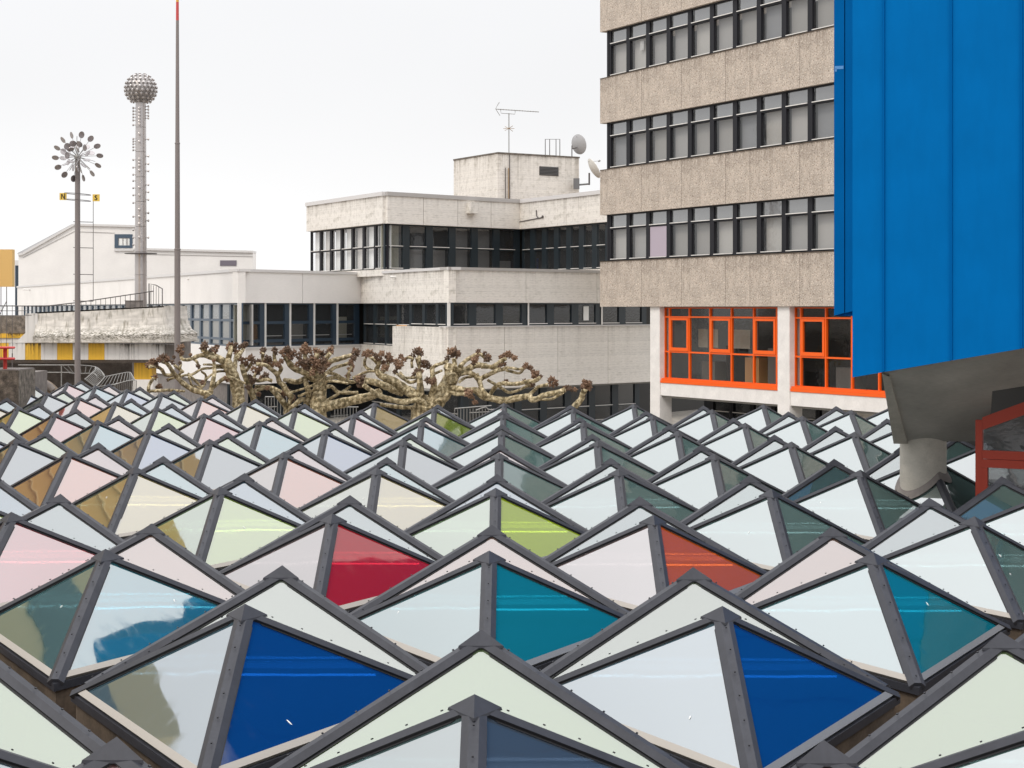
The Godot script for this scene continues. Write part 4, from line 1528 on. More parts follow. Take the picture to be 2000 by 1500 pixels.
	for py in [598.0, 607.0, 616.0]:
		stick("wire", at(-40, py, 58.0), at(62, py, 58.0), 0.010, M.iron, fe, 5)
	stick("brace", at(-2, 617, 58.0), at(13, 588, 58.0), 0.014, M.iron, fe, 5)
	stick("post", at(2, 560, 58.0), at(2, 598, 58.0), 0.014, M.iron, fe, 5)
	stick("post", at(13, 560, 58.0), at(13, 598, 58.0), 0.014, M.iron, fe, 5)
	stick("post", at(-36, 596, 58.0), at(-36, 760, 58.0), 0.02, M.iron, fe, 6)
	stick("post", at(24, 690, 58.0), at(24, 760, 58.0), 0.02, M.iron, fe, 6)


func left_foreground() -> void:
	# concrete block and the red fitting on it
	var z := 46.0
	var b := thing("concrete_pier", "weathered square concrete pier at the left edge of the skylights", "pier")
	var p := at(38, 722, z)
	var q := at(-110, 722, z)
	var mb := MB.new()
	mb.box(Vector3(q.x, -4.7, -z - 1.6), Vector3(p.x - 0.02, p.y - 0.03, -z))
	part("block", mb, M.old_grey, b)
	var tp := MB.new()
	tp.box(Vector3(q.x, p.y - 0.028, -z - 1.6), Vector3(p.x - 0.05, p.y, -z - 0.03))
	part("top", tp, M.dark_grey, b)
	var bk := thing("low_pier", "smaller grey concrete pier behind the weathered square pier", "pier")
	var lb := MB.new()
	lb.box(Vector3(at(10, 0, 50).x, -4.7, -51.5), Vector3(at(65, 0, 50).x, at(0, 727, 50).y, -50.0))
	part("block", lb, M.dark_grey, bk)
	var r := thing("red_pipe_stand", "bright red post with two flat discs standing on the weathered concrete pier", "pipe stand", "", at(10, 722, z + 0.5))
	var h := func(py: float) -> float: return (722.0 - py) / FOC * (z + 0.5)
	stick("post", Vector3(0, -0.02, 0), Vector3(0, h.call(678.0), 0), 0.055, M.red_paint, r, 12)
	for py in [679.0, 700.5]:
		var d := MB.new()
		var y: float = h.call(py)
		d.lathe([Vector2(0, y - 0.03), Vector2(0.25, y - 0.03), Vector2(0.275, y), Vector2(0.25, y + 0.03), Vector2(0, y + 0.03)], 24)
		part("disc", d, M.red_paint, r)
	# curved stone arch behind the first skylights
	var a := thing("concrete_arch", "rough curved concrete hood half hidden behind the far left skylights", "arch")
	var pts := []
	for k in 9:
		var t := k / 8.0
		pts.append(at(52 + 52 * t, 748.0 - 11.0 * sin(PI * (0.12 + 0.62 * t)) + 22.0 * t * t, 56.5))
	var am := MB.new()
	am.tube(pts, [0.10, 0.11, 0.12, 0.12, 0.12, 0.12, 0.11, 0.11, 0.10], 8, 0.08, rng)
	part("rim", am, M.dark_grey, a)
	var back := PackedVector2Array()
	for k in pts.size():
		back.append(Vector2(pts[k].x, pts[k].y))
	back.append(Vector2(pts[8].x, -4.7))
	back.append(Vector2(pts[0].x, -4.7))
	var bm := MB.new()
	bm.prism(back, -57.2, -56.6)
	part("hood_wall", bm, M.deck, a)
	# looping galvanised barriers
	var g := thing("looped_barrier", "looping galvanised steel barrier of curved rails and close bars behind the skylights", "barrier")
	var zb := 58.5
	var strips := [
		[[[118, 714, 0.0], [150, 713, 0.2], [184, 716, 0.6], [197, 724, 0.2], [203, 734, -0.4]], [[136, 729, 0.0], [155, 729.5, 0.2], [176, 729, 0.5], [186, 731, 0.2], [190, 737, -0.2]], 12],
		[[[186, 717, 0.4], [186, 723, 0.0], [176, 732, -0.4], [165, 741, -0.6]], [[197, 724, 0.4], [204, 735, 0.0], [194, 748, -0.5], [185, 756, -0.7]], 16],
		[[[204, 736, 0.2], [228, 731, 0.4], [252, 727, 0.6], [258, 733, 0.4], [263, 742, 0.2]], [[186, 756, -0.3], [220, 751, 0.0], [250, 744, 0.2], [263, 742, 0.2], [266, 746, 0.0]], 18],
		[[[222, 752, 0.0], [244, 745, 0.1], [263, 742, 0.2]], [[222, 764, 0.0], [244, 764, 0.1], [265, 764, 0.2]], 12],
	]
	for st in strips:
		var rails := []
		for e in 2:
			var line := []
			for v in st[e]:
				line.append(at(v[0], v[1], zb + v[2]))
			var smooth := curve(line, 4)
			rails.append(smooth)
			var rm := MB.new()
			var rad := []
			for k in smooth.size():
				rad.append(0.017)
			rm.tube(smooth, rad, 6)
			part("rail", rm, M.galv, g)
		var n: int = st[2]
		for k in n:
			var t := (k + 0.5) / n
			stick("bar", along_line(rails[0], t), along_line(rails[1], t), 0.009, M.galv, g, 5)
	stick("long_rail", at(36, 713, zb), at(150, 713, zb), 0.018, M.galv, g, 6)
	stick("long_rail", at(40, 727, zb), at(140, 727.5, zb), 0.018, M.galv, g, 6)
	stick("leg", at(266, 743, zb), at(266, 790, zb), 0.02, M.galv, g, 6)
	stick("leg", at(120, 714, zb), at(120, 780, zb), 0.02, M.galv, g, 6)
	# the mustard building beyond the left edge, whose upper floor shows at the edge and mirrors in the panes
	var m := thing("mustard_building", "mustard yellow clad building at the left edge, mirrored in the nearest left panes", "building")
	var zz := 50.0
	var u0 := at(24, 560, zz)
	var u1 := at(24, 487, zz)
	var um := MB.new()
	um.box(Vector3(-19.0, u0.y, -zz - 0.25), Vector3(u0.x, u1.y, -zz))
	part("upper_cladding", um, M.mustard, m)
	for k in 2:
		stick("strut", at(-14.0 - 30 * k, 560, zz + 1), at(-14.0 - 30 * k, 800, zz + 1), 0.08, M.iron, m)
	var om := MB.new()
	om.box(Vector3(-26, -4.7, -44), Vector3(-15.4, 4.6, -31.5))
	part("wing", om, M.ochre_wall, m)
	var cm := MB.new()
	cm.box(Vector3(-26, -4.7, -31.4), Vector3(-15.2, 4.4, -24))
	part("concrete_wing", cm, mat(Color(0.44, 0.36, 0.17), 0.8), m)
	for k in 3:
		var wb := MB.new()
		wb.box(Vector3(-15.2, -1.6 + k * 2.0, -31.0), Vector3(-15.17, -0.6 + k * 2.0, -24.4))
		part("window_band", wb, M.green_frame, m)
	for k in 15:
		var rb := MB.new()
		rb.box(Vector3(-15.4, -3.0 + k * 0.5, -43.9), Vector3(-15.34, -2.95 + k * 0.5, -31.6))
		part("cladding_rib", rb, M.mustard, m)


func along_line(line: Array, t: float) -> Vector3:
	var f := t * (line.size() - 1)
	var k := mini(int(f), line.size() - 2)
	return line[k].lerp(line[k + 1], f - k)


func curve(p: Array, steps: int) -> Array:   # a smooth line through the points
	var out := []
	for k in p.size() - 1:
		var a: Vector3 = p[maxi(k - 1, 0)]
		var d: Vector3 = p[mini(k + 2, p.size() - 1)]
		for s in steps:
			out.append(p[k].cubic_interpolate(p[k + 1], a, d, float(s) / steps))
	out.append(p[-1])
	return out


# ---------------------------------------------------------------- poles
func poles() -> void:
	# pole with mirror discs
	var z := 58.0
	var u := z / FOC
	var foot := at(151.5, 770, z)
	var d := thing("disc_wind_pole", "brown pole topped by a burst of round metal discs with N and S plates", "sculpture", "", Vector3(foot.x, -4.7, foot.z))
	var y := func(py: float) -> float: return (HOR - py) * u + 4.7
	var pole := MB.new()
	pole.tube([Vector3(0, 0, 0), Vector3(0, y.call(312.0), 0)], [0.105, 0.088], 16)
	part("pole", pole, M.pole_grey, d)
	stick("spike", Vector3(-0.03, y.call(312.0), 0), Vector3(-0.02, y.call(266.0), 0), 0.012, M.galv, d)
	var hub := Vector3(0, y.call(306.0), 0)
	var hb := MB.new()
	hb.lathe([Vector2(0, -0.10), Vector2(0.10, -0.09), Vector2(0.12, 0.0), Vector2(0.08, 0.09), Vector2(0, 0.11)], 16, hub)
	part("hub", hb, M.galv, d)
	var plate := MB.new()
	plate.lathe([Vector2(0, -0.006), Vector2(0.118, -0.006), Vector2(0.118, 0.006), Vector2(0, 0.006)], 20)
	var pm := plate.done()
	var rings := [[14, 0.0, 0.80, 0.1], [12, 0.62, 0.72, 0.35], [10, -0.62, 0.72, 0.6], [6, 1.1, 0.55, 0.0]]
	for rg in rings:
		for k in rg[0]:
			var t: float = TAU * (k + rg[3]) / rg[0]
			var rr: float = rg[2] * cos(rg[1])
			var dir := Vector3(cos(t) * cos(rg[1]), sin(t) * cos(rg[1]), sin(rg[1])) * 1.0
			var tipp: Vector3 = hub + dir * (0.66 if rg[1] == 0.0 else 0.42)
			var arm := stick("spoke", hub, tipp, 0.008, M.galv, d, 5)
			var twist := Basis(dir, 0.9 + 0.25 * k)
			var side := dir.cross(Vector3.FORWARD)
			if side.length() < 0.1:
				side = Vector3.RIGHT
			var nrm := (twist * side.normalized()).normalized()
			if rg[1] == 0.0:
				nrm = (dir.cross(Vector3.FORWARD).normalized() * 0.8 + Vector3(0, 0, 0.6 if t > PI * 0.5 and t < PI * 1.5 else -0.6)).normalized()
			var bx := nrm.cross(dir).normalized()
			part("disc", pm, M.disc, arm, Transform3D(Basis(bx, nrm, bx.cross(nrm)), tipp + dir * 0.10))
	for py in [379.0, 391.0]:
		var hoop := MB.new()
		var ring_pts := []
		var rad := []
		for k in 25:
			ring_pts.append(Vector3(cos(TAU * k / 24.0) * 0.44, y.call(py) - 0.03 * cos(TAU * k / 24.0), sin(TAU * k / 24.0) * 0.44))
			rad.append(0.012)
		hoop.tube(ring_pts, rad, 5)
		part("hoop", hoop, M.iron, d)
	for s in [[-27.5, 384.0, "N"], [37.0, 386.5, "S"]]:
		var sg := MB.new()
		sg.box(Vector3(-0.12, -0.12, -0.01), Vector3(0.12, 0.12, 0.01))
		var plate2 := part("letter_plate", sg, M.sign_yellow, d, Transform3D(Basis.IDENTITY, Vector3(s[0] * u, y.call(s[1]), 0.05)))
		var tm := TextMesh.new()
		var font := SystemFont.new()
		font.font_names = PackedStringArray(["Droid Sans"])
		font.font_weight = 700
		tm.font = font
		tm.text = s[2]
		tm.font_size = 64
		tm.pixel_size = 0.0035
		tm.depth = 0.006
		part("letter", tm, M.black, plate2, Transform3D(Basis.IDENTITY, Vector3(0, 0, 0.014)))
	for py in [433.0, 483.5, 535.5, 587.5]:
		var rg2 := MB.new()
		rg2.tube([Vector3(-0.14, y.call(py), 0.02), Vector3(0.54, y.call(py + 1.0), 0.02)], [0.014, 0.014], 6)
		part("rung", rg2, M.iron, d)
	stick("guide_rod", Vector3(0.54, y.call(392.0), 0.02), Vector3(0.54, y.call(588.0), 0.02), 0.011, M.iron, d)
	# steel ball column
	var zb := 66.0
	var ub := zb / FOC
	var fb := at(275, 602, zb)
	var c := thing("ball_column", "studded steel ball on a tall steel column with small cup knobs", "sculpture", "", fb)
	var yy := func(py: float) -> float: return (602.0 - py) * ub
	var seams := [602.0, 537.0, 492.0, 443.0, 394.0, 346.0, 297.0, 249.0, 200.0]
	for k in seams.size() - 1:
		var sm := MB.new()
		var a: float = yy.call(seams[k]) + (0.008 if k > 0 else 0.0)
		var e: float = yy.call(seams[k + 1]) - 0.008
		var w0 := 0.235 - 0.0045 * k
		sm.lathe([Vector2(w0 - 0.02, a - 0.008), Vector2(w0, a), Vector2(w0 - 0.004, e), Vector2(w0 - 0.025, e + 0.008)], 28)
		part("column_drum", sm, M.steel, c)
	var col_disc := MB.new()
	var yd: float = yy.call(495.0)
	col_disc.lathe([Vector2(0.2, yd - 0.03), Vector2(0.62, yd - 0.02), Vector2(0.62, yd + 0.01), Vector2(0.2, yd + 0.03)], 32)
	part("platform_disc", col_disc, M.iron, c)
	var cup := MB.new()
	cup.lathe([Vector2(0.016, 0.0), Vector2(0.016, 0.05), Vector2(0.042, 0.06), Vector2(0.05, 0.11), Vector2(0.03, 0.12), Vector2(0.0, 0.115)], 10)
	var cupm := cup.done()
	var left := [211, 217, 223, 229, 235, 244, 271, 276, 281, 287, 293, 312, 327, 341, 353, 367, 381, 396, 423, 449, 464, 478]
	var right := [208, 214, 220, 226, 231, 272, 305, 320, 334, 361, 375, 390, 416, 431, 464, 416, 431]
	var front := [213, 219, 226, 232, 238, 244, 263, 278, 312, 319, 325, 334, 367, 382, 410, 424, 438, 464]
	for set_ in [[left, PI], [right, 0.0], [front, PI * 0.5]]:
		for py in set_[0]:
			var dirn := Vector3(cos(set_[1]), 0, sin(set_[1]))
			var bz := dirn.cross(Vector3.UP)
			part("cup_knob", cupm, M.steel, c, Transform3D(Basis(bz, dirn, bz.cross(dirn)), Vector3(0, yy.call(float(py)), 0) + dirn * 0.205))
	var ball := MB.new()
	var prof := []
	for k in 17:
		var t := -PI * 0.5 + PI * k / 16.0
		prof.append(Vector2(maxf(cos(t) * 0.56, 0.0), sin(t) * 0.56))
	var centre := Vector3(0, yy.call(174.5), 0)
	ball.lathe(prof, 32, centre)
	var bo := part("ball", ball, mat(Color(0.30, 0.28, 0.27), 0.4, 0.6), c)
	for lat in [-52.0, -36.0, -21.0, -7.0, 7.0, 22.0, 38.0, 55.0, 72.0]:
		var n := int(round(20 * cos(deg_to_rad(lat))))
		for k in n:
			var t2 := TAU * (k + (0.5 if lat > 0 else 0.0)) / n
			var dr := Vector3(cos(t2) * cos(deg_to_rad(lat)), sin(deg_to_rad(lat)), sin(t2) * cos(deg_to_rad(lat)))
			var bx2 := dr.cross(Vector3.UP if absf(dr.y) < 0.95 else Vector3.RIGHT).normalized()
			part("stud", cupm, M.steel, bo, Transform3D(Basis(bx2, dr, bx2.cross(dr)), centre + dr * 0.53))
	var boxm := MB.new()
	boxm.box(Vector3(-0.48, 0.0, 0.25), Vector3(0.14, 0.34, 0.55))
	var bx := thing("junction_box", "grey-green equipment box at the foot of the ball column", "box", "", fb + Vector3(0, -0.06, 0))
	part("casing", boxm, M.dark_grey, bx)
	var bl := MB.new()
	bl.box(Vector3(-0.50, 0.342, 0.23), Vector3(0.16, 0.36, 0.57))
	part("lid", bl, M.old_grey, bx)
	# flagpole
	var zf := 57.5
	var uf := zf / FOC
	var ff := at(346.5, 700, zf)
	var f := thing("flagpole", "tall brown stepped pole with a red and yellow tip at the top of the photo", "pole", "", Vector3(ff.x, -4.7, ff.z))
	var yf := func(py: float) -> float: return (HOR - py) * uf + 4.7
	var segs := [[0.0, yf.call(487.0), 6.2, 5.9, M.pole_grey], [yf.call(487.0), yf.call(280.0), 5.2, 4.6, M.pole_grey], [yf.call(280.0), yf.call(40.0), 4.2, 3.0, M.pole_grey], [yf.call(40.0), yf.call(4.0), 3.0, 2.8, M.flag_red], [yf.call(4.0), yf.call(-34.0), 2.8, 2.6, M.flag_yellow]]
	for sgm in segs:
		var t3 := MB.new()
		t3.tube([Vector3(0, sgm[0], 0), Vector3(0, sgm[1], 0)], [sgm[2] * uf, sgm[3] * uf], 16)
		part("pole_section", t3, sgm[4], f)
	for py in [487.0, 280.0]:
		var colr := MB.new()
		var y3: float = yf.call(py)
		var r3: float = (6.5 if py > 400 else 5.2) * uf
		colr.lathe([Vector2(r3 * 0.9, y3 - 0.03), Vector2(r3, y3 - 0.02), Vector2(r3, y3 + 0.02), Vector2(r3 * 0.8, y3 + 0.03)], 16)
		part("pole_collar", colr, M.pole_grey, f)
	# wire tied to the poles
	var w := thing("slack_wire", "thin wire strung between the bridge edge and the flagpole", "wire")
	var wm := MB.new()
	wm.tube(curve([at(230, 671, 60.0), at(300, 671.5, 59), at(344, 673, 57.4), at(360, 675, 57.4)], 4), [0.008, 0.008, 0.008, 0.008, 0.008, 0.008, 0.008, 0.008, 0.008, 0.008, 0.008, 0.008, 0.008], 5)
	part("strand", wm, M.iron, w)


# ---------------------------------------------------------------- pollarded plane trees
var tree_z := 52.0
var tree: Node3D


func knuckle_meshes() -> void:
	mesh_store.knuckles = []
	for v in 6:
		var mb := MB.new()
		var lumps := 20
		for k in lumps:
			var y := 1.0 - 1.75 * (k + 0.5) / lumps
			var t := k * 2.39996 + v
			var r := sqrt(maxf(1.0 - y * y, 0.0))
			var d := Vector3(cos(t) * r, y, sin(t) * r) + Vector3(rng.randf_range(-0.2, 0.2), rng.randf_range(-0.2, 0.2), rng.randf_range(-0.2, 0.2))
			d = d.normalized()
			var c := d * rng.randf_range(0.42, 0.72)
			var size := rng.randf_range(0.22, 0.40)
			var e1 := d.cross(Vector3.UP + Vector3(0.1, 0, 0.2)).normalized()
			var e2 := d.cross(e1)
			var tipv := c + d * size * rng.randf_range(1.1, 2.0)
			var base := c - d * size
			var loop := []
			for s in 5:
				var a := TAU * s / 5.0
				loop.append(c + (e1 * cos(a) + e2 * sin(a)) * size * rng.randf_range(0.7, 1.15))
			for s in 5:
				mb.tri(loop[s], loop[(s + 1) % 5], tipv, loop[s] - base)
				mb.tri(loop[s], loop[(s + 1) % 5], base, loop[s] - tipv)
		mesh_store.knuckles.append(mb.done())


func limb(r0: float, r1: float, dz: float, p: Array, called := "limb") -> void:   # picture places, sizes in the same units, dz metres of depth gained towards the end
	var pts := []
	var n := p.size() / 2
	for k in n:
		var t := float(k) / maxi(n - 1, 1)
		var swing := dz * t + 0.12 * sin(t * 7.0 + p[0])
		pts.append(at(p[k * 2], p[k * 2 + 1], tree_z + swing))
	var line := curve(pts, 4)
	var radii := []
	for k in line.size():
		var t2 := float(k) / (line.size() - 1)
		radii.append(0.86 * lerpf(r0, r1, t2) * tree_z / FOC * (1.0 + 0.06 * sin(k * 1.3 + p[0]) * (1.0 if k > 0 else 0.0)))
	var mb := MB.new()
	mb.tube(line, radii, 10, 0.05, rng)
	for k in line.size():   # small burrs on the bark
		if k % 5 == 2 and k < line.size() - 1:
			var d := Vector3(rng.randf_range(-1, 1), rng.randf_range(-0.3, 1), rng.randf_range(0, 1)).normalized()
			var c: Vector3 = line[k] + d * radii[k] * 0.8
			mb.tube([c - d * radii[k] * 0.3, c + d * radii[k] * 0.35], [radii[k] * 0.6, radii[k] * 0.25], 6, 0.2, rng)
	part(called, mb, M.bark, tree)


func knots(dz: float, list: Array) -> void:   # x, y, radius of each fist at a branch end
	for k in range(0, list.size(), 3):
		var size: float = list[k + 2] * 1.2 * tree_z / FOC
		var b := Basis(Vector3(rng.randf_range(-1, 1), rng.randf_range(-1, 1), rng.randf_range(-1, 1)).normalized(), rng.randf_range(0, TAU)).scaled(Vector3.ONE * size)
		part("knuckle", mesh_store.knuckles[rng.randi() % 6], M.knuckle[rng.randi() % 3], tree, Transform3D(b, at(list[k], list[k + 1], tree_z + dz + rng.randf_range(-0.25, 0.25))))


func trees() -> void:
	knuckle_meshes()
	var grp := "pollarded plane trees between the skylights and the white building"
	tree_z = 51.0
	tree = thing("plane_tree", "small pollarded plane tree furthest left, in front of the yellow pillar", "tree", grp)
	limb(12, 8, 0, [407, 900, 406, 820, 405, 778, 410, 766], "trunk")
	limb(6, 4, 0.3, [411, 768, 416, 744, 419, 727, 418, 708])
	limb(7, 4, -0.8, [407, 770, 392, 766, 376, 761, 358, 749, 347, 738, 340, 730, 333, 719, 326, 710, 316, 706])
	limb(3, 2.6, -0.3, [347, 734, 354, 727, 352, 718, 354, 710])
	limb(4, 4, -1.0, [338, 732, 323, 732, 316, 722, 306, 716, 292, 716])
	limb(3, 3, 0.2, [367, 729, 380, 742, 395, 757])
	limb(3.5, 3.5, -0.3, [358, 727, 340, 713])
	limb(4, 3.6, -0.2, [291, 790, 290, 761, 293, 749, 300, 738])
	limb(4, 3, -0.2, [292, 764, 312, 763, 332, 762, 360, 764])
	limb(5, 3.5, 0.5, [416, 756, 436, 740, 448, 737, 462, 743, 478, 749])
	limb(2.6, 2.4, 0.1, [368, 735, 372, 745, 374, 752, 384, 755, 394, 760])
	knots(-0.8, [310, 703, 6, 317, 699, 8, 326, 702, 7, 338, 708, 5, 292, 712, 8, 299, 706, 7, 305, 712, 5, 325, 697, 5, 352, 709, 4])
	knots(0, [302, 737, 6, 311, 755, 6, 306, 758, 4, 445, 741, 6, 440, 738, 4, 395, 747, 5, 418, 705, 4])
	tree_z = 52.0
	tree = thing("plane_tree", "dark thick-trunked pollarded plane tree behind the flagpole, second from left", "tree", grp)
	limb(17, 12, 0, [470, 900, 469, 830, 467, 792, 463, 757, 455, 735, 446, 715, 441, 705], "trunk")
	limb(9, 5, -0.5, [443, 710, 430, 702, 418, 695, 406, 690, 397, 684])
	limb(7, 3.5, -0.9, [437, 706, 424, 701, 412, 698, 398, 694, 388, 695, 376, 700, 366, 703, 356, 702])
	limb(8, 5, 0.2, [446, 714, 446, 700, 449, 690, 451, 678])
	limb(6, 4, 0.6, [456, 735, 459, 712, 461, 698, 464, 690])
	limb(5, 3.6, 0.9, [463, 698, 471, 688, 476, 680, 477, 674])
	limb(3.2, 2.6, -1.1, [440, 718, 426, 718, 412, 719, 394, 721, 376, 731, 362, 733, 340, 738, 328, 742])
	limb(2.8, 2.4, -0.8, [442, 725, 424, 726, 410, 734, 401, 744, 400, 751, 392, 758])
	limb(3, 2.4, -0.4, [438, 715, 420, 713, 408, 712, 398, 712])
	limb(3, 2.4, -0.5, [401, 744, 402, 733, 394, 726])
	limb(3.5, 3, -0.4, [379, 702, 384, 706, 388, 714])
	limb(4, 3, -0.2, [356, 702, 353, 694, 352, 686])
	knots(-0.6, [400, 675, 8, 396, 681, 6, 420, 682, 7, 412, 684, 5, 424, 677, 5, 350, 682, 8, 356, 677, 5, 356, 690, 5, 372, 693, 4, 328, 742, 4, 387, 716, 5, 340, 697, 4])
	knots(0.4, [450, 676, 8, 457, 680, 7, 446, 682, 6, 465, 690, 8, 477, 674, 7, 470, 678, 6, 481, 671, 4, 468, 700, 6, 461, 672, 4])
	tree_z = 53.0
	tree = thing("plane_tree", "densest pollarded plane tree with a crowded crown of brown fists, in the middle", "tree", grp)
	limb(24, 12, 0, [624, 900, 623, 835, 622, 800, 624, 768, 626, 744, 627, 727], "trunk")
	limb(4.5, 3.5, 0.8, [632, 734, 650, 720, 662, 715, 674, 712, 687, 706])
	limb(7, 5, 0.5, [630, 722, 640, 711, 650, 704, 666, 700, 678, 696, 688, 694])
	limb(6, 5, -0.4, [630, 716, 635, 704, 640, 696, 645, 690])
	limb(7, 5, -0.7, [622, 722, 616, 710, 618, 698, 620, 690])
	limb(7, 5, 0.2, [616, 728, 604, 720, 598, 710, 596, 698, 596, 686])
	limb(8, 5, 0.3, [622, 742, 604, 738, 594, 740, 582, 746, 567, 744, 556, 742])
	limb(9, 6, -0.4, [620, 740, 606, 732, 592, 726, 580, 722, 570, 716, 562, 704, 557, 696])
	limb(7, 4, -0.8, [570, 775, 560, 764, 553, 752, 546, 746, 540, 730, 528, 720, 518, 713, 500, 711])
	limb(5, 4, -0.5, [542, 732, 549, 720, 540, 710, 536, 700, 536, 690])
	limb(4, 4, -0.3, [519, 713, 514, 706, 513, 696, 514, 688])
	limb(7, 6, 0, [560, 812, 558, 794, 548, 780, 538, 768, 530, 758])
	limb(4, 3.6, -0.9, [500, 755, 515, 755, 530, 756, 548, 764])
	limb(6, 5, -0.3, [604, 785, 590, 780, 577, 790, 566, 800, 558, 812])
	limb(2.7, 2.2, -1.3, [565, 767, 590, 760, 614, 751, 632, 739, 638, 731])
	limb(3.2, 2.6, -1.5, [583, 774, 608, 764, 626, 756, 638, 746, 656, 745, 680, 749])
	limb(4.6, 4, 0.4, [634, 756, 648, 755, 660, 766, 680, 767, 698, 767])
	limb(13, 9, -0.6, [626, 794, 645, 792, 668, 787, 698, 780, 722, 774, 742, 765])
	limb(3.4, 2.8, 0.7, [638, 782, 660, 770, 674, 762, 685, 754])
	limb(5, 4, 0.9, [634, 742, 656, 737, 676, 744, 690, 746, 704, 742])
	limb(4, 3, 0.6, [640, 728, 656, 731, 668, 738, 678, 742])
	limb(3, 2.6, 0.2, [680, 740, 681, 728, 686, 718, 684, 708])
	limb(5, 4, 0.1, [566, 800, 566, 782, 572, 775])
	limb(7, 6, 0, [598, 790, 603, 772, 600, 756, 596, 742])
	limb(8, 6, -0.4, [502, 830, 499, 800, 496, 780, 490, 765, 484, 748, 477, 730, 472, 712])
	limb(5, 4, -0.7, [484, 748, 494, 741, 506, 744, 520, 741, 532, 744])
	limb(4, 3.5, -0.5, [477, 728, 486, 718, 492, 708])
	limb(4, 3.5, 0.3, [491, 768, 506, 761, 520, 757])
	limb(4, 3.4, 0.4, [488, 758, 498, 732, 506, 724])
	knots(-0.5, [493, 742, 9, 487, 736, 6, 476, 705, 7, 481, 711, 6, 490, 700, 7, 495, 706, 6, 497, 722, 7, 508, 720, 6, 503, 727, 6, 484, 757, 6, 522, 757, 5])
	knots(-0.5, [514, 683, 6, 512, 689, 5, 536, 683, 6, 539, 689, 5, 524, 700, 8, 530, 712, 8, 543, 713, 7, 519, 706, 5, 549, 706, 6, 556, 690, 9, 562, 682, 7, 549, 688, 5, 568, 695, 8, 575, 690, 7, 584, 694, 7, 505, 706, 6])
	knots(0.0, [596, 682, 10, 604, 686, 7, 590, 684, 6, 597, 674, 6, 620, 688, 8, 628, 692, 7, 616, 684, 5, 646, 684, 7, 641, 689, 6, 648, 679, 5, 695, 690, 9, 692, 684, 5, 690, 701, 7, 685, 708, 6])
	knots(-0.7, [603, 708, 9, 613, 705, 8, 624, 711, 9, 616, 718, 8, 600, 720, 7, 594, 712, 7, 588, 706, 7, 633, 704, 7, 626, 722, 8, 608, 698, 6, 633, 718, 7, 640, 712, 6, 581, 712, 6, 610, 728, 6, 622, 700, 6])
	knots(0.6, [558, 766, 9, 553, 772, 6, 572, 777, 6, 568, 782, 5, 684, 722, 6, 680, 734, 6, 688, 716, 5, 519, 734, 7, 510, 738, 5, 499, 762, 6, 505, 770, 5])
	tree_z = 52.0
	tree = thing("plane_tree", "wide pollarded plane tree with long low branches reaching to the right", "tree", grp)
	limb(30, 24, 0, [820, 900, 821, 840, 826, 806, 832, 784], "trunk")
	limb(14, 6, -0.5, [822, 778, 810, 770, 796, 763, 784, 755, 772, 746, 754, 738, 742, 733, 735, 722])
	limb(6, 4, -0.4, [735, 724, 739, 714, 742, 704])
	limb(10, 7, -0.9, [786, 766, 772, 762, 760, 757, 748, 752, 730, 746, 712, 743])
	limb(3.4, 2.8, -0.3, [690, 738, 700, 733, 718, 726, 733, 725])
	limb(4, 3.4, -0.2, [726, 724, 718, 720, 712, 712, 713, 702])
	limb(4.5, 3.5, 0.2, [737, 710, 730, 702, 722, 697])
	limb(5, 4, 0.5, [740, 730, 752, 722, 758, 712, 757, 702])
	limb(10, 6, -0.3, [824, 782, 821, 766, 820, 744, 818, 728])
	limb(3.2, 2.8, -0.2, [822, 728, 817, 714, 813, 700])
	limb(5, 4, 0.2, [818, 712, 819, 702, 818, 692])
	limb(4, 3.4, 0.6, [818, 742, 802, 747, 790, 741, 778, 732, 770, 724])
	limb(3.4, 3, 0.9, [816, 737, 800, 738, 790, 737, 782, 728])
	limb(3.4, 3, 0.3, [805, 718, 804, 706, 806, 700, 797, 698, 790, 702])
	limb(9, 5, -0.6, [836, 790, 844, 768, 848, 750, 845, 734, 844, 718])
	limb(4.4, 3.8, -0.5, [845, 718, 853, 713, 862, 710, 873, 706])
	limb(3.4, 3, -0.3, [846, 730, 853, 728, 862, 724])
	limb(22, 15, 0.4, [838, 800, 850, 786, 862, 772, 874, 750, 884, 734, 890, 724])
	limb(13, 11, 0.3, [884, 740, 878, 726, 876, 715])
	limb(9, 6, 0.6, [880, 718, 892, 722, 910, 722, 924, 715, 936, 713, 948, 714])
	limb(6, 5, 0.2, [889, 720, 888, 710, 887, 700])
	limb(5, 4.4, 0.7, [898, 716, 910, 704, 922, 697, 934, 691, 944, 695, 951, 704])
	limb(6, 5, 0.5, [900, 730, 914, 728, 926, 732, 934, 742, 940, 756, 946, 768])
	limb(3.4, 3, 0.9, [897, 746, 908, 738, 920, 736, 930, 733])
	limb(8, 7, -0.3, [882, 757, 896, 760, 910, 763, 924, 762, 934, 764, 944, 772])
	limb(5, 4, -0.6, [850, 770, 860, 778, 867, 784, 870, 774, 880, 767, 892, 770, 910, 769])
	limb(8, 5, -1.1, [834, 796, 826, 786, 814, 781, 790, 785, 766, 781, 742, 773, 724, 762, 710, 752])
	limb(5, 4, 0.9, [822, 792, 800, 796, 770, 794, 744, 790])
	limb(5.5, 4.4, 0.4, [940, 716, 954, 716, 966, 719, 978, 722, 990, 719])
	limb(3.4, 3, 0.3, [988, 718, 1000, 719, 1014, 721, 1026, 719])
	limb(3.4, 3, 0.6, [988, 723, 1000, 726, 1014, 729, 1022, 722])
	limb(5, 4.5, 0.3, [958, 718, 968, 713, 976, 707, 988, 700])
	limb(6, 5, -0.4, [936, 742, 944, 737, 954, 732, 966, 726, 976, 722])
	limb(5, 4, -0.6, [930, 730, 937, 744, 942, 760, 950, 770, 958, 775])
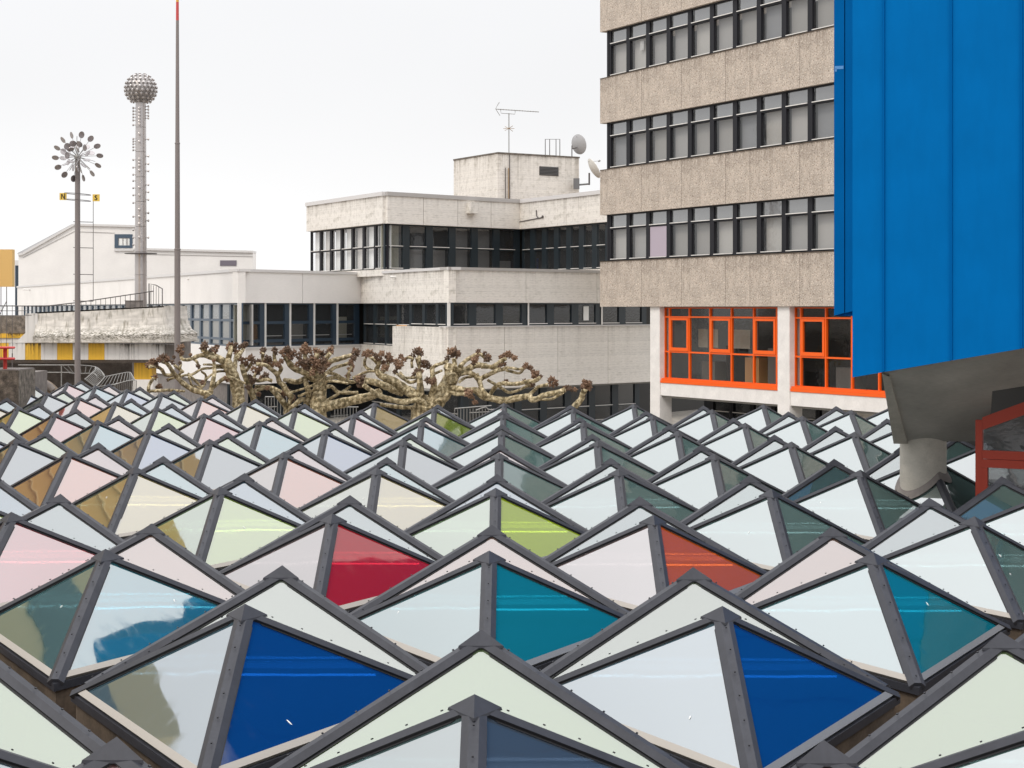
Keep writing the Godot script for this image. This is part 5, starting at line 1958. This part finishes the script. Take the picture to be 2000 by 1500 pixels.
	limb(8.5, 5.5, -1.2, [930, 760, 942, 773, 960, 778, 984, 782, 1008, 778, 1032, 774, 1038, 780, 1050, 779, 1062, 772, 1086, 767, 1104, 761])
	limb(3.4, 3, -0.2, [1052, 780, 1064, 780, 1078, 779, 1088, 774, 1100, 767])
	limb(4, 3.6, -0.3, [1030, 775, 1044, 762, 1052, 755, 1070, 751])
	limb(5, 4.6, -0.8, [957, 772, 964, 760, 972, 752, 982, 749, 1000, 750, 1014, 749, 1032, 745, 1044, 744, 1054, 738])
	limb(3.4, 3, 0.5, [952, 742, 966, 750, 980, 758, 992, 766, 1004, 765, 1016, 761, 1026, 755, 1036, 752])
	limb(8, 6.5, -0.3, [1096, 830, 1112, 806, 1124, 792, 1135, 780, 1138, 769, 1143, 760])
	limb(9, 8, -0.4, [840, 830, 900, 836, 980, 836, 1050, 838, 1098, 828])
	knots(-0.4, [740, 699, 8, 745, 691, 7, 713, 693, 8, 719, 688, 6, 724, 690, 7, 757, 694, 7, 762, 699, 6, 752, 719, 8, 749, 709, 6, 760, 706, 6, 733, 694, 5, 765, 704, 4, 704, 745, 10, 709, 738, 6, 699, 740, 6, 705, 752, 6])
	knots(0.2, [780, 712, 9, 774, 706, 7, 783, 697, 6, 788, 704, 6, 776, 718, 6, 772, 726, 5, 817, 687, 9, 811, 685, 6, 822, 691, 6, 806, 695, 6, 800, 698, 5, 816, 728, 9, 810, 732, 6, 822, 726, 6, 827, 711, 9, 838, 716, 6, 833, 708, 5])
	knots(-0.6, [836, 744, 8, 843, 746, 7, 848, 742, 5, 873, 700, 6, 870, 706, 4, 888, 690, 10, 880, 685, 8, 894, 695, 6, 897, 690, 5, 927, 703, 8, 932, 698, 5, 924, 709, 5, 934, 686, 5, 951, 699, 8, 955, 695, 5, 947, 691, 5])
	knots(0.4, [985, 696, 7, 992, 691, 7, 998, 695, 6, 1005, 699, 6, 982, 711, 7, 976, 714, 5, 978, 697, 5, 1028, 713, 6, 1034, 719, 6, 1024, 717, 5, 1038, 717, 4, 1046, 732, 9, 1051, 738, 6, 1042, 726, 5, 1056, 735, 4, 988, 746, 6, 1024, 745, 5, 1036, 751, 5, 1030, 753, 5, 1042, 752, 4])
	knots(-0.9, [1079, 746, 9, 1086, 750, 5, 1074, 742, 5, 1107, 758, 6, 1114, 760, 6, 1122, 761, 5, 1103, 757, 4, 1145, 751, 10, 1150, 757, 6, 1139, 756, 6, 1153, 748, 5, 1141, 746, 5, 916, 768, 8, 912, 763, 5, 928, 786, 6, 922, 776, 5])


func courtyard_fence() -> void:
	var f := thing("courtyard_railing", "low dark railing with bent handrail behind the trees", "railing")
	var z := 56.0
	for seg_ in [[518, 560, 775], [654, 700, 795], [888, 960, 798]]:
		var n := int((seg_[1] - seg_[0]) / 6)
		for k in n + 1:
			stick("bar", at(seg_[0] + 6.0 * k, seg_[2], z), at(seg_[0] + 6.0 * k, 850, z), 0.012, M.galv, f, 5)
		stick("rail", at(seg_[0], seg_[2], z), at(seg_[1], seg_[2] - (6 if seg_[0] == 888 else 0), z), 0.02, M.galv, f, 6)
	var hm := MB.new()
	hm.tube(curve([at(930, 801, z - 1), at(948, 795, z - 1), at(953, 799, z - 1), at(962, 800, z - 1), at(985, 796, z - 1)], 3), [0.02, 0.02, 0.02, 0.02, 0.02, 0.02, 0.02, 0.02, 0.02, 0.02, 0.02, 0.02, 0.02], 6)
	part("bent_handrail", hm, M.galv, f)


func _ready() -> void:
	rng.seed = 20240611
	make_view()
	make_materials()
	roof_and_ground()
	office_block()
	annex()
	hall()
	blue_hall()
	skylights()
	terrace()
	left_foreground()
	poles()
	trees()
	roof_furniture()
	courtyard_fence()
